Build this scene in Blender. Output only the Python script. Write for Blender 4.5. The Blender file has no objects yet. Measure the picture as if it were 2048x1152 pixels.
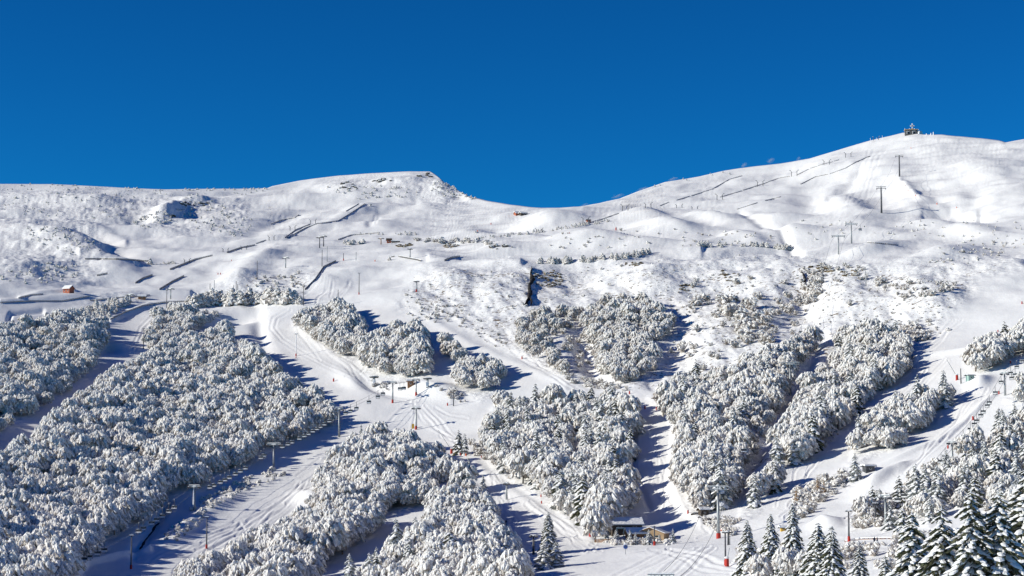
import bpy, bmesh, math, random
import numpy as np
from mathutils import Vector, Matrix
from math import sin, cos, pi, radians, tan, atan2, sqrt

random.seed(7); rng = np.random.default_rng(11)
scene = bpy.context.scene
col = scene.collection

# ------------------------------------------------------------------ camera
PITCH = radians(6.0)
F = 1024 / tan(radians(14.0))            # focal length in photo pixels
cam = bpy.data.cameras.new("camera"); cam.sensor_width = 36; cam.lens = 18 / tan(radians(14.0))
cam.clip_start = 0.5; cam.clip_end = 12000
camo = bpy.data.objects.new("camera", cam); col.objects.link(camo)
camo.rotation_euler = (pi/2 + PITCH, 0, 0); camo.location = (0, 0, 0)
scene.camera = camo
# ------------------------------------------------------------------ sky and sun
SUN_EL, SUN_A = radians(21.5), radians(9)          # light travels to +x and away by SUN_A
trav = Vector((cos(SUN_EL)*cos(SUN_A), cos(SUN_EL)*sin(SUN_A), -sin(SUN_EL)))
w = bpy.data.worlds.new("World"); scene.world = w; w.use_nodes = True
nt = w.node_tree; nt.nodes.clear()
sky = nt.nodes.new('ShaderNodeTexSky'); sky.sky_type = 'NISHITA'; sky.sun_disc = False
sky.sun_elevation = SUN_EL; sky.sun_rotation = atan2(-trav.x, -trav.y)
sky.altitude = 2000; sky.air_density = 1.0; sky.dust_density = 0.0; sky.ozone_density = 3.0
gm = nt.nodes.new('ShaderNodeGamma'); gm.inputs[1].default_value = 1.6
mx = nt.nodes.new('ShaderNodeMix'); mx.data_type = 'RGBA'; mx.blend_type = 'MULTIPLY'
mx.inputs[0].default_value = 1.0; mx.inputs[7].default_value = (0.022, 0.312, 0.445, 1)
bg = nt.nodes.new('ShaderNodeBackground'); bg.inputs[1].default_value = 0.08
out = nt.nodes.new('ShaderNodeOutputWorld')
nt.links.new(sky.outputs[0], gm.inputs[0]); nt.links.new(gm.outputs[0], mx.inputs[6])
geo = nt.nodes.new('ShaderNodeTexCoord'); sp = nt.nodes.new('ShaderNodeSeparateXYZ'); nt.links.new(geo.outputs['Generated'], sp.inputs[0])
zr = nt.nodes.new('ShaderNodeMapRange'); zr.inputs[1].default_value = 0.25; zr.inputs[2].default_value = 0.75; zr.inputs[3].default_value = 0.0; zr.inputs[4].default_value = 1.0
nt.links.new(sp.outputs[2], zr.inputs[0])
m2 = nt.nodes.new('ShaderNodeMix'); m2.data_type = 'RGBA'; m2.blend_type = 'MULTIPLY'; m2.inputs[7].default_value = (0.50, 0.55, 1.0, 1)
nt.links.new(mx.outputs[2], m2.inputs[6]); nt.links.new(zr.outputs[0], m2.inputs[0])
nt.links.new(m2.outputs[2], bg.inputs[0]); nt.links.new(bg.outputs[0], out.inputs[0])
sl = bpy.data.lights.new("sun", 'SUN'); sl.energy = 5.0; sl.angle = radians(0.5); sl.color = (1.0, 0.96, 0.84)
so = bpy.data.objects.new("sun", sl); col.objects.link(so)
so.rotation_euler = trav.to_track_quat('-Z', 'Y').to_euler()
scene.view_settings.view_transform = 'Standard'; scene.view_settings.look = 'None'
scene.view_settings.exposure = 0.08; scene.view_settings.gamma = 1

# ------------------------------------------------------------------ materials
def mat(name, rgb, rough=0.8, metal=0.0, noise=None, bump=None, spec=0.3):
    """noise=(scale, amount, second colour); bump=(scale, distance)"""
    m = bpy.data.materials.new(name); m.use_nodes = True
    n = m.node_tree; b = n.nodes['Principled BSDF']
    b.inputs['Base Color'].default_value = (*rgb, 1); b.inputs['Roughness'].default_value = rough
    b.inputs['Metallic'].default_value = metal; b.inputs['Specular IOR Level'].default_value = spec
    tc = n.nodes.new('ShaderNodeTexCoord')
    if noise:
        t = n.nodes.new('ShaderNodeTexNoise'); t.inputs['Scale'].default_value = noise[0]; t.inputs['Detail'].default_value = 4
        r = n.nodes.new('ShaderNodeMapRange'); r.inputs[1].default_value = 0.5-noise[1]; r.inputs[2].default_value = 0.5+noise[1]
        k = n.nodes.new('ShaderNodeMix'); k.data_type = 'RGBA'
        k.inputs[6].default_value = (*rgb, 1); k.inputs[7].default_value = (*noise[2], 1)
        n.links.new(tc.outputs['Object'], t.inputs['Vector']); n.links.new(t.outputs[0], r.inputs[0])
        n.links.new(r.outputs[0], k.inputs[0]); n.links.new(k.outputs[2], b.inputs['Base Color'])
    if bump:
        t2 = n.nodes.new('ShaderNodeTexNoise'); t2.inputs['Scale'].default_value = bump[0]; t2.inputs['Detail'].default_value = 4
        bp = n.nodes.new('ShaderNodeBump'); bp.inputs['Distance'].default_value = bump[1]; bp.inputs['Strength'].default_value = 1
        n.links.new(tc.outputs['Object'], t2.inputs['Vector']); n.links.new(t2.outputs[0], bp.inputs['Height'])
        n.links.new(bp.outputs[0], b.inputs['Normal'])
    return m

SNOW = mat('snow', (0.88, 0.875, 0.87), 0.75, bump=(1.5, 0.15))
FROST = mat('frosted_twigs', (0.88, 0.865, 0.84), 0.85, noise=(1.3, 0.14, (0.70, 0.665, 0.625)), bump=(4, 0.12))
TWIG = mat('bare_twigs', (0.34, 0.295, 0.26), 0.9, noise=(2.0, 0.15, (0.58, 0.54, 0.50)))
BARK = mat('bark', (0.10, 0.08, 0.065), 0.9, noise=(3, 0.1, (0.2, 0.17, 0.15)))
LARCH = mat('rusty_larch_twigs', (0.42, 0.26, 0.13), 0.9, noise=(2.0, 0.15, (0.55, 0.42, 0.28)))
NEEDLE = mat('spruce_needles', (0.05, 0.062, 0.032), 0.8, noise=(2.5, 0.12, (0.12, 0.12, 0.07)), bump=(9, 0.1))
NEEDLE_F = mat('frosted_needles', (0.16, 0.17, 0.15), 0.85, noise=(1.5, 0.12, (0.40, 0.41, 0.40)))
STEEL = mat('galvanised_steel', (0.30, 0.32, 0.33), 0.5, 0.4, noise=(1.0, 0.1, (0.38, 0.40, 0.40)))
DARKST = mat('dark_steel', (0.07, 0.075, 0.08), 0.55, 0.3, noise=(1.0, 0.1, (0.12, 0.12, 0.13)))
CABLE = mat('steel_cable', (0.16, 0.16, 0.17), 0.5, 0.5, noise=(1.0, 0.1, (0.2, 0.2, 0.2)))
RED = mat('red_padding', (0.42, 0.03, 0.018), 0.6, noise=(1.5, 0.15, (0.42, 0.03, 0.02)))
ORANGE = mat('orange_padding', (0.75, 0.13, 0.02), 0.6, noise=(1.5, 0.15, (0.6, 0.1, 0.02)))
YELLOW = mat('yellow_paint', (0.7, 0.42, 0.04), 0.6, noise=(1.5, 0.15, (0.5, 0.3, 0.05)))
WOODD = mat('dark_wood', (0.05, 0.04, 0.035), 0.85, noise=(2.5, 0.15, (0.10, 0.08, 0.06)))
WOODB = mat('brown_wood', (0.25, 0.12, 0.06), 0.85, noise=(2.5, 0.15, (0.34, 0.19, 0.10)))
WOODR = mat('red_wood', (0.33, 0.085, 0.045), 0.85, noise=(2.5, 0.15, (0.42, 0.15, 0.09)))
WOODG = mat('grey_fence_wood', (0.11, 0.105, 0.10), 0.9, noise=(2.5, 0.15, (0.19, 0.18, 0.17)))
ROOFT = mat('tan_roofing', (0.40, 0.27, 0.15), 0.85, noise=(1.2, 0.2, (0.50, 0.36, 0.22)))
STONE = mat('grey_stone', (0.085, 0.08, 0.075), 0.9, noise=(1.5, 0.15, (0.16, 0.15, 0.14)), bump=(3, 0.1))
GLASS = mat('dark_glass', (0.015, 0.018, 0.022), 0.1, spec=0.6, noise=(1, 0.1, (0.02, 0.025, 0.03)))
WHITE = mat('white_paint', (0.78, 0.78, 0.78), 0.6, noise=(1, 0.1, (0.72, 0.72, 0.73)))
BLUE = mat('blue_paint', (0.03, 0.08, 0.30), 0.6, noise=(1, 0.1, (0.04, 0.1, 0.33)))
GREENP = mat('pale_green_paint', (0.30, 0.45, 0.40), 0.6, noise=(1, 0.1, (0.34, 0.48, 0.43)))
ROCK = mat('brown_rock', (0.10, 0.078, 0.055), 0.95, noise=(0.5, 0.12, (0.27, 0.21, 0.13)), bump=(1.5, 0.4))
ROCKD = mat('black_rock', (0.012, 0.011, 0.011), 0.95, noise=(0.6, 0.12, (0.04, 0.033, 0.028)), bump=(1.5, 0.4))
JACK = mat('dark_clothes', (0.03, 0.035, 0.06), 0.85, noise=(4, 0.15, (0.05, 0.05, 0.08)))
SKIN = mat('skin', (0.45, 0.28, 0.2), 0.6, noise=(4, 0.15, (0.48, 0.3, 0.22)))

def snow_ground_material():
    m = bpy.data.materials.new('snow_cover'); m.use_nodes = True
    n = m.node_tree; L = n.links.new; b = n.nodes['Principled BSDF']
    b.inputs['Roughness'].default_value = 0.7; b.inputs['Specular IOR Level'].default_value = 0.25
    tc = n.nodes.new('ShaderNodeTexCoord')
    at = n.nodes.new('ShaderNodeAttribute'); at.attribute_name = 'rough'
    fl = n.nodes.new('ShaderNodeAttribute'); fl.attribute_name = 'fleck'
    def noise(scale, det=5, vec=None):
        t = n.nodes.new('ShaderNodeTexNoise'); t.inputs['Scale'].default_value = scale; t.inputs['Detail'].default_value = det
        L(vec or tc.outputs['Object'], t.inputs['Vector']); return t.outputs[0]
    def math_(op, a, c=None):
        q = n.nodes.new('ShaderNodeMath'); q.operation = op
        for i, x in enumerate((a, c)):
            if x is None: continue
            if isinstance(x, (int, float)): q.inputs[i].default_value = x
            else: L(x, q.inputs[i])
        return q.outputs[0]
    # brown grass and twig tips that poke through the snow
    n1 = noise(0.55, 6); n2 = noise(0.09, 3)
    s = math_('ADD', math_('MULTIPLY', n2, 0.5), n1)
    s = math_('ADD', s, math_('MULTIPLY', fl.outputs['Fac'], 0.155))
    r = n.nodes.new('ShaderNodeMapRange'); r.inputs[1].default_value = 1.015; r.inputs[2].default_value = 1.07
    L(s, r.inputs[0])
    k = n.nodes.new('ShaderNodeMix'); k.data_type = 'RGBA'
    k.inputs[6].default_value = (0.88, 0.875, 0.868, 1); k.inputs[7].default_value = (0.22, 0.175, 0.13, 1)
    gate = math_('MULTIPLY', r.outputs[0], math_('GREATER_THAN', fl.outputs['Fac'], 0.08))
    L(gate, k.inputs[0]); L(k.outputs[2], b.inputs['Base Color'])
    # relief: wind crust everywhere, lumps where the ground is rough
    h = math_('ADD', math_('MULTIPLY', noise(0.35, 6), math_('MULTIPLY_ADD' if False else 'MULTIPLY', at.outputs['Fac'], 1.6)),
              math_('MULTIPLY', noise(1.2, 4), 0.12))
    mp = n.nodes.new('ShaderNodeMapping'); mp.inputs['Scale'].default_value = (0.35, 0.05, 0.2); mp.inputs['Rotation'].default_value = (0, 0, 0.5)
    L(tc.outputs['Object'], mp.inputs[0])
    h = math_('ADD', h, math_('MULTIPLY', noise(1.0, 3, mp.outputs[0]), 0.07))
    bp = n.nodes.new('ShaderNodeBump'); bp.inputs['Distance'].default_value = 1.0; bp.inputs['Strength'].default_value = 0.8
    L(h, bp.inputs['Height']); L(bp.outputs[0], b.inputs['Normal'])
    return m
GROUND = snow_ground_material()

# ------------------------------------------------------------------ terrain
def pnoise(x, y, seed=0):
    xi = np.floor(x).astype(np.int64); yi = np.floor(y).astype(np.int64); xf = x-xi; yf = y-yi
    def g(ix, iy, dx, dy):
        h = (ix*374761393 + iy*668265263 + seed*974634777) & 0x7fffffff
        h = ((h ^ (h >> 13))*1274126177) & 0x7fffffff
        a = (h ^ (h >> 16)) % 3600 / 3600.0*2*pi
        return np.cos(a)*dx + np.sin(a)*dy
    u = xf*xf*xf*(xf*(xf*6-15)+10); v = yf*yf*yf*(yf*(yf*6-15)+10)
    a = g(xi, yi, xf, yf); b = g(xi+1, yi, xf-1, yf); c = g(xi, yi+1, xf, yf-1); d = g(xi+1, yi+1, xf-1, yf-1)
    return (a*(1-u)+b*u)*(1-v) + (c*(1-u)+d*u)*v
def fbm(x, y, scale, octs=4, seed=0, gain=0.5):
    r = 0; a = 1; f = 1/scale
    for o in range(octs):
        r = r + a*pnoise(x*f + o*17.3, y*f - o*9.7, seed+o); a *= gain; f *= 2.03
    return r

# skyline of the photographed mountain (column, row) and distances of the ground seen at each (row, column)
SKY = [(-700,372),(0,368),(100,368),(200,373),(330,379),(450,377),(535,376),(545,372),(600,361),(680,351),(750,346),(820,343),
       (862,343),(875,352),(890,366),(915,380),(940,393),(975,401),(1020,409),(1060,414),(1085,416),(1120,416),(1160,413),(1200,406),
       (1240,397),(1280,381),(1330,364),(1400,353),(1450,341),(1500,334),(1560,327),(1620,317),(1660,305),(1700,293),(1740,281),
       (1780,272),(1808,265),(1850,269),(1885,269),(1900,271),(1960,276),(2000,281),(2012,285),(2048,278),(2200,270),(2748,250)]
CU = np.array([-700, 0, 150, 300, 450, 600, 830, 1060, 1250, 1400, 1550, 1700, 1880, 2048, 2748], float)
ROWS = {
 200: [2800,2700,2700,2700,2700,2700,2700,2600,2500,2400,2300,2200,2100,2000,1700],
 280: [2500,2450,2450,2450,2450,2450,2400,2300,2250,2200,2100,1950,1750,1700,1500],
 340: [2300,2250,2250,2250,2250,2230,2100,2100,2050,1980,1880,1700,1520,1420,1200],
 380: [2100,2050,2050,2060,2070,2080,1950,1900,1850,1750,1660,1530,1400,1300,1100],
 430: [1780,1750,1760,1780,1800,1780,1720,1600,1530,1480,1420,1350,1270,1180,980],
 480: [1480,1460,1500,1530,1520,1490,1430,1380,1330,1280,1230,1180,1130,1060,880],
 530: [1250,1260,1300,1330,1310,1270,1210,1160,1130,1090,1060,1020, 980, 930, 780],
 600: [1080,1110,1150,1170,1160,1130,1080,1050,1020, 990, 965, 935, 895, 850, 700],
 700: [ 930, 960, 990,1010,1010,1000, 970, 940, 910, 880, 860, 830, 790, 750, 620],
 850: [ 780, 800, 820, 840, 850, 850, 830, 800, 765, 735, 715, 695, 660, 620, 500],
1000: [ 650, 670, 690, 705, 710, 710, 690, 665, 640, 620, 600, 575, 520, 460, 360],
1076: [ 590, 600, 620, 635, 640, 635, 615, 590, 575, 565, 530, 470, 400, 340, 260],
1150: [ 530, 540, 560, 570, 575, 570, 545, 510, 480, 440, 390, 340, 290, 250, 190],
1250: [ 450, 460, 470, 480, 485, 480, 455, 415, 375, 330, 285, 245, 205, 180, 140],
1400: [ 350, 355, 360, 365, 365, 360, 340, 305, 270, 240, 205, 170, 145, 125, 100],
1500: [ 300, 300, 305, 305, 305, 300, 280, 250, 225, 195, 165, 140, 120, 105, 85],
}
rv = np.array(sorted(ROWS)); rt = np.log(np.array([ROWS[k] for k in rv], float))
gu = np.arange(-700, 2749, 8.0); gv = np.arange(200, 1501, 8.0)
t1 = np.array([np.interp(gu, CU, r) for r in rt])
t2 = np.array([np.interp(gv, rv, t1[:, i]) for i in range(len(gu))]).T
def blur(a, s, ax):
    k = np.exp(-0.5*(np.arange(-int(3*s), int(3*s)+1)/s)**2); k /= k.sum()
    p = [(0, 0), (0, 0)]; p[ax] = (len(k)//2, len(k)//2)
    a = np.pad(a, p, mode='reflect', reflect_type='odd')
    return np.apply_along_axis(lambda q: np.convolve(q, k, 'valid'), ax, a)
LOGD = blur(blur(t2, 5, 1), 2.2, 0)
def logD(u, v):
    x = np.clip((u-gu[0])/8, 0, len(gu)-1.001); y = np.clip((v-gv[0])/8, 0, len(gv)-1.001)
    i = x.astype(int); j = y.astype(int); a = x-i; b = y-j
    return (LOGD[j, i]*(1-a)+LOGD[j, i+1]*a)*(1-b) + (LOGD[j+1, i]*(1-a)+LOGD[j+1, i+1]*a)*b

def ray(u, v):
    """unit-forward ray through photo pixel (u, v); y component is the distance ahead"""
    x = (u-1024)/F; z = (576-v)/F
    return np.stack([x, cos(PITCH) - z*sin(PITCH), sin(PITCH) + z*cos(PITCH)], -1)
def proj(p):
    y = p[1]*cos(PITCH) + p[2]*sin(PITCH); z = -p[1]*sin(PITCH) + p[2]*cos(PITCH)
    return 1024 + F*p[0]/y, 576 - F*z/y, y

def inpoly(u, v, poly):
    r = np.zeros(np.shape(u), bool); n = len(poly); j = n-1
    for i in range(n):
        xi, yi = poly[i]; xj, yj = poly[j]
        c = ((yi > v) != (yj > v)) & (u < (xj-xi)*(v-yi)/((yj-yi) or 1e-9)+xi)
        r ^= c; j = i
    return r
def polydist(u, v, pts):
    """distance in px to a polyline, and the signed side"""
    best = np.full(np.shape(u), 1e9); side = np.zeros(np.shape(u))
    for (x0, y0), (x1, y1) in zip(pts, pts[1:]):
        dx, dy = x1-x0, y1-y0; L2 = dx*dx+dy*dy
        t = np.clip(((u-x0)*dx+(v-y0)*dy)/L2, 0, 1)
        ex = u-(x0+t*dx); ey = v-(y0+t*dy); d = np.hypot(ex, ey)
        m = d < best; best = np.where(m, d, best); side = np.where(m, np.sign(dx*ey-dy*ex), side)
    return best, side

# relief: (u, v, half width, half height, turn in degrees, metres)
BUMPS = [
 (330,430,34,10,-15,11),(385,410,36,6,-5,5),(450,415,50,10,5,3),(60,470,90,16,8,7),(150,500,60,12,10,6),(20,535,60,12,0,4),
 (215,480,40,8,10,-6),(240,510,36,8,10,-5),(230,535,40,9,0,5),(100,400,70,10,0,6),(200,408,60,10,0,7),(290,440,40,8,0,-5),
 (690,385,60,14,0,7),(800,372,70,8,0,5),(880,378,18,14,0,3),(600,400,60,12,0,5),(560,440,60,10,-20,-4),(700,430,50,8,-20,4),
 (480,560,40,14,-15,6),(520,520,50,12,-20,5),(830,520,60,10,0,3),(1120,438,50,8,0,5),(1090,445,40,7,0,4),(1290,432,50,9,0,8),
 (1340,460,60,13,5,8),(1170,488,80,12,0,9),(1420,440,60,9,10,5),(1300,495,90,9,0,5),(1480,475,40,9,10,4),(1530,440,60,8,0,5),
 (1000,500,60,12,0,5),(940,470,40,7,0,4),(1000,455,40,6,0,-4),(1240,455,40,6,0,-4),(1100,472,50,6,0,-3),
 (1620,400,30,30,20,-4),(1700,420,50,20,20,6),(1820,390,40,26,40,4),(1760,340,60,20,0,4),(1900,420,60,14,15,-4),(1960,340,60,26,20,2),
 (1950,395,24,24,0,-2.5),(1700,455,70,10,0,5),(1850,450,60,9,0,5),(1600,470,50,9,0,5),(1960,470,60,10,0,6),(1750,505,60,9,-10,6),
 (1900,510,60,10,-10,6),(1560,500,40,10,0,-4),(1660,330,60,14,-15,3),(1450,380,80,9,-15,2.5),(1560,370,40,8,-15,-2),
 (1150,555,60,30,0,-5),(1000,590,40,40,20,3),(1300,560,50,30,0,4),(1440,570,60,30,0,-4),(1600,600,40,40,20,-6),
 (1700,590,50,30,0,4),(1850,600,60,30,0,5),(1180,700,26,50,-20,-6),(1350,690,40,60,20,-4),
 (560,600,40,7,0,3),(470,635,40,8,-10,-6),(900,560,60,30,20,4),(870,785,40,10,0,4),(830,775,30,6,0,2),(520,660,14,50,-10,-2),
 (1745,970,24,9,-30,2.6),(1772,955,18,6,-30,1.6),(1798,940,20,6,-30,1.6),(1680,720,20,60,30,-4),(1660,1050,30,10,-10,2),(1640,1046,16,7,0,1.2),
 (370,1060,36,14,-30,2.5),(440,1010,40,12,-25,1.8),(215,695,22,8,0,-3),(215,690,30,5,5,3),(1960,770,20,8,-20,3),
 (620,1000,26,12,0,3),(700,760,30,12,30,2),(1240,1060,40,10,0,3),(1300,1010,60,30,0,-3),(760,780,40,8,20,-1.5),
]
# banks, ridges and ditches along lines: (points, half width px, metres)
LINES = [
 ([(222,640),(250,628),(300,610),(350,603),(420,598)],3,1.6),
 ([(0,603),(60,600),(180,597),(260,590),(380,588)],3,1.5),([(40,595),(90,590),(150,585)],3,1.2),
 ([(18,640),(22,625),(85,620)],3,-1.5),([(510,640),(508,620),(540,606),(590,600)],6,.35),
 ([(530,655),(545,680),(570,710),(600,735)],6,.2),([(0,480),(60,470),(130,480),(200,500)],5,1.4),
 ([(60,450),(120,440),(200,460),(250,480)],5,1.6),([(160,515),(230,520),(270,530)],4,1.6),
 ([(1020,520),(1100,523),(1220,520),(1300,512),(1400,505)],4,2),([(860,525),(960,530),(1040,533)],4,1.5),
 ([(740,450),(760,430),(830,405)],6,-1.5),([(1480,430),(1560,470),(1600,505)],5,-2),
 ([(1850,430),(1900,420),(1960,430)],5,-1.5),([(1800,370),(1840,400),(1900,418),(1950,425)],6,2.2),
 ([(1660,400),(1690,380),(1720,350)],6,-1.6),([(1830,720),(1860,712),(1910,705),(1950,700)],3,1.5),
 
 ([(330,1010),(300,1060),(270,1105)],8,-1.5),([(150,1152),(175,1125),(240,1110),(300,1100)],3,1.5),
 ([(250,945),(320,930)],2,0.3),([(950,930),(985,960),(1050,1000),(1110,1040),(1180,1075)],6,.4),
 ([(1340,830),(1352,860),(1345,900),(1340,960),(1370,1020),(1400,1040)],5,.6),
 ([(1270,830),(1266,940),(1300,1000)],4,-1.0),
 ([(860,640),(940,690),(1040,730),(1130,770)],6,.5),([(590,650),(650,700),(720,745),(780,770),(900,800)],5,.4),
 ([(1640,680),(1610,740),(1560,820),(1530,880),(1490,950)],9,-2),
 ([(1700,960),(1790,920),(1890,870),(1990,790)],3,0.8),([(1600,770),(1650,770)],3,1),
]
# vehicle and ski tracks: shallow grooves
TRACKS = [
 [(262,700),(272,680),(280,655),(300,635),(330,620),(350,612)],[(270,702),(279,682),(288,658),(305,641),(332,625)],
 [(575,620),(545,635),(540,655),(560,680),(600,705),(650,735),(700,760),(760,790),(830,810)],[(582,622),(555,637),(550,655),(568,678),(606,702),(655,731),(705,756),(765,785),(835,805)],
 [(590,640),(600,670),(625,700),(640,722)],[(820,805),(790,830),(760,860)],[(828,806),(830,830),(822,860)],
 [(840,812),(870,840),(900,880)],[(850,812),(882,840),(915,880)],[(870,815),(900,830),(935,835)],
 [(600,965),(590,985),(560,1010),(500,1050),(400,1100),(300,1130)],[(612,965),(600,990),(570,1015),(510,1056),(410,1106)],[(560,960),(590,955),(640,920)],
 [(470,1060),(480,1045),(490,1060),(470,1075)],[(1297,920),(1310,940),(1300,960),(1320,980),(1328,990),(1320,1005)],
 [(1385,1100),(1350,1110),(1250,1152)],[(1400,1098),(1360,1115),(1290,1160)],[(1420,1095),(1330,1150)],[(1430,1100),(1350,1155)],
 [(1340,1110),(1400,1135),(1460,1140)],[(1395,1070),(1420,1060),(1405,1050)],[(1340,1100),(1300,1115),(1220,1152)],
 [(1050,1010),(1090,1040),(1140,1070),(1190,1085)],[(1060,1005),(1100,1037),(1150,1068)],[(1180,1088),(1240,1088),(1330,1092),(1500,1088)],
 [(1190,1094),(1250,1096),(1340,1096),(1480,1094)],[(1640,960),(1600,1000),(1560,1030)],[(1648,962),(1606,1004),(1570,1032)],
 [(1890,720),(1850,760),(1820,800)],[(1895,722),(1856,760),(1828,800)],[(1975,780),(1940,830),(1880,880)],[(1970,795),(1935,842),(1900,870)],
 [(1700,970),(1730,980),(1720,1000),(1690,1040)],[(1900,1050),(1800,1075),(1700,1078),(1600,1085)],
 [(1700,1092),(1800,1095),(1900,1098)],[(760,700),(720,748),(690,758)],[(990,640),(1040,690),(1080,730)],[(640,560),(600,590)],[(665,565),(660,595)],
 [(1740,330),(1800,310),(1870,282)],[(1745,332),(1805,312),(1872,285)],[(745,450),(750,430),(810,408)],[(752,452),(757,432),(816,410)],
]
_rt = random.Random(21)
LANES = [((600,640),(720,760),30,8),((830,820),(930,905),30,10),((1300,860),(1330,1010),22,7),((1850,740),(1740,880),40,9),((1960,800),(1820,950),30,10),((1300,1100),(1480,1140),90,12),
         ((640,960),(430,1110),50,12),((560,1010),(300,1125),40,10),((1080,1020),(1180,1100),40,9),((980,680),(1150,780),30,8),((1640,900),(1570,1010),30,7),((680,560),(640,640),50,5),((1750,300),(1700,420),60,4),((990,950),(1040,1060),20,8),((1900,640),(1780,760),70,6)]
for (x0, y0), (x1, y1), wd_, am in LANES:
    for k in range(4):
        ox = _rt.uniform(-wd_, wd_); ph = _rt.uniform(0, 6); n_ = _rt.randint(2, 5); a_ = _rt.uniform(.2, 1)*am
        TRACKS.append([(x0+(x1-x0)*t/24+ox*.5+a_*sin(ph+t/24*6.28*n_/2)*(.6+.4*t/24), y0+(y1-y0)*t/24+_rt.uniform(-.5,.5)) for t in range(25)])
FOREST = {
 'wood beyond the left piste': [(-160,690),(-60,665),(0,650),(60,640),(130,628),(215,640),(222,668),(200,700),(190,735),(160,762),(125,795),(75,825),(30,850),(0,868),(-160,960)],
 'spinney left of the winding road': [(305,640),(345,622),(400,628),(420,645),(395,662),(350,690),(330,702),(287,698),(290,670)],
 'wide wood on the left slope': [(262,725),(330,690),(400,662),(450,645),(468,665),(500,692),(525,712),(560,738),(600,768),(640,788),(672,802),(668,850),(600,875),(540,902),(515,915),(480,935),(420,950),(400,975),(330,990),(308,1030),(285,1050),(225,1080),(180,1110),(135,1150),(120,1200),(-160,1200),(-160,985),(0,905),(60,872),(110,832),(160,788),(215,748)],
 'oblong wood at the piste bend': [(595,645),(640,622),(690,616),(728,640),(735,660),(728,700),(700,716),(680,712),(650,690),(610,668)],
 'round wood above the lift station': [(716,705),(745,678),(780,662),(800,648),(840,658),(850,690),(858,730),(850,752),(800,760),(770,752),(735,738),(722,722)],
 'curved wood right of the lift station': [(860,690),(895,686),(930,705),(985,715),(1010,740),(1005,765),(985,790),(960,800),(932,785),(908,760),(915,735),(880,715)],
 'mixed wood in the middle': [(975,820),(1000,795),(1060,805),(1130,795),(1200,785),(1238,788),(1255,812),(1272,850),(1276,890),(1258,930),(1262,965),(1285,1000),(1292,1020),(1240,1030),(1212,1040),(1195,1062),(1150,1050),(1090,1000),(1030,965),(985,935),(967,900),(962,850)],
 'wood below the left chairlift': [(628,960),(660,920),(690,892),(703,872),(760,858),(830,872),(880,892),(900,920),(915,945),(862,995),(848,1012),(790,1020),(770,1048),(730,1080),(700,1100),(640,1135),(610,1200),(350,1200),(372,1132),(450,1092),(530,1062),(600,1042),(622,1000)],
 'wood at the bottom of the middle piste': [(872,985),(925,940),(960,972),(980,1000),(990,1040),(1020,1070),(1038,1100),(1040,1200),(650,1200),(705,1132),(762,1098),(822,1072),(852,1035),(862,1005)],
 'thin wood under the rock cleft': [(1030,645),(1060,620),(1110,612),(1168,610),(1160,648),(1120,660),(1112,700),(1138,738),(1148,760),(1110,742),(1070,715),(1032,695)],
 'wood in the bowl': [(1168,615),(1210,594),(1290,594),(1328,622),(1355,642),(1338,668),(1300,690),(1325,710),(1308,740),(1288,757),(1240,770),(1203,757),(1192,720),(1182,690),(1163,660)],
 'wood right of the narrow piste': [(1292,782),(1330,764),(1400,744),(1500,718),(1570,684),(1618,660),(1642,672),(1636,700),(1600,738),(1578,778),(1545,845),(1518,895),(1480,945),(1484,975),(1440,1020),(1402,1030),(1374,1012),(1350,960),(1354,900),(1350,850),(1312,812)],
 'long wood on the right slope': [(1662,664),(1700,650),(1780,654),(1810,668),(1856,682),(1846,694),(1820,710),(1826,728),(1798,768),(1740,796),(1700,845),(1660,875),(1620,912),(1572,950),(1540,1000),(1500,1030),(1474,1040),(1484,1000),(1535,930),(1560,870),(1594,800),(1624,750),(1664,710)],
 'wood between the right pistes': [(1712,862),(1740,824),(1790,794),(1850,778),(1880,762),(1918,778),(1925,790),(1888,818),(1848,855),(1800,893),(1740,914),(1700,944),(1688,962),(1620,1002),(1595,1022),(1642,962),(1700,922)],
 'wood at the right edge': [(1928,724),(1950,694),(2000,674),(2048,662),(2150,640),(2150,700),(2048,706),(2000,734),(1952,750)],
 'lower right wood': [(1860,950),(1900,915),(1950,878),(2000,838),(2048,832),(2150,820),(2150,1060),(2048,1040),(1960,1030),(1900,1010),(1860,1050),(1790,1030),(1700,1062),(1690,1025),(1760,1000),(1820,1000)],
 'trees on the right chairlift strip': [(2005,800),(2048,760),(2120,740),(2120,790),(2040,810)],
}
ROUGHP = [  # rough ground with brush poking out
 [(840,545),(900,540),(1060,535),(1300,520),(1560,495),(1700,530),(1900,530),(1960,580),(1880,650),(1700,650),(1640,760),(1500,1000),(1330,770),(1290,780),(1150,770),(1050,720),(900,640),(790,620)],
 [(120,640),(190,600),(280,595),(300,600),(220,645)],[(500,560),(640,540),(600,600),(380,620),(380,590)],
 [(1900,520),(2048,500),(2048,540),(1930,560)],
]
LUMPYP = [[(-100,365),(330,375),(350,440),(250,450),(0,430),(-100,430)],[(340,395),(470,390),(520,420),(470,470),(330,470),(270,460)],[(-100,440),(180,440),(240,500),(200,560),(-100,560)],
          [(640,350),(760,345),(870,342),(940,395),(880,400),(760,385),(640,390)]]

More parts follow.
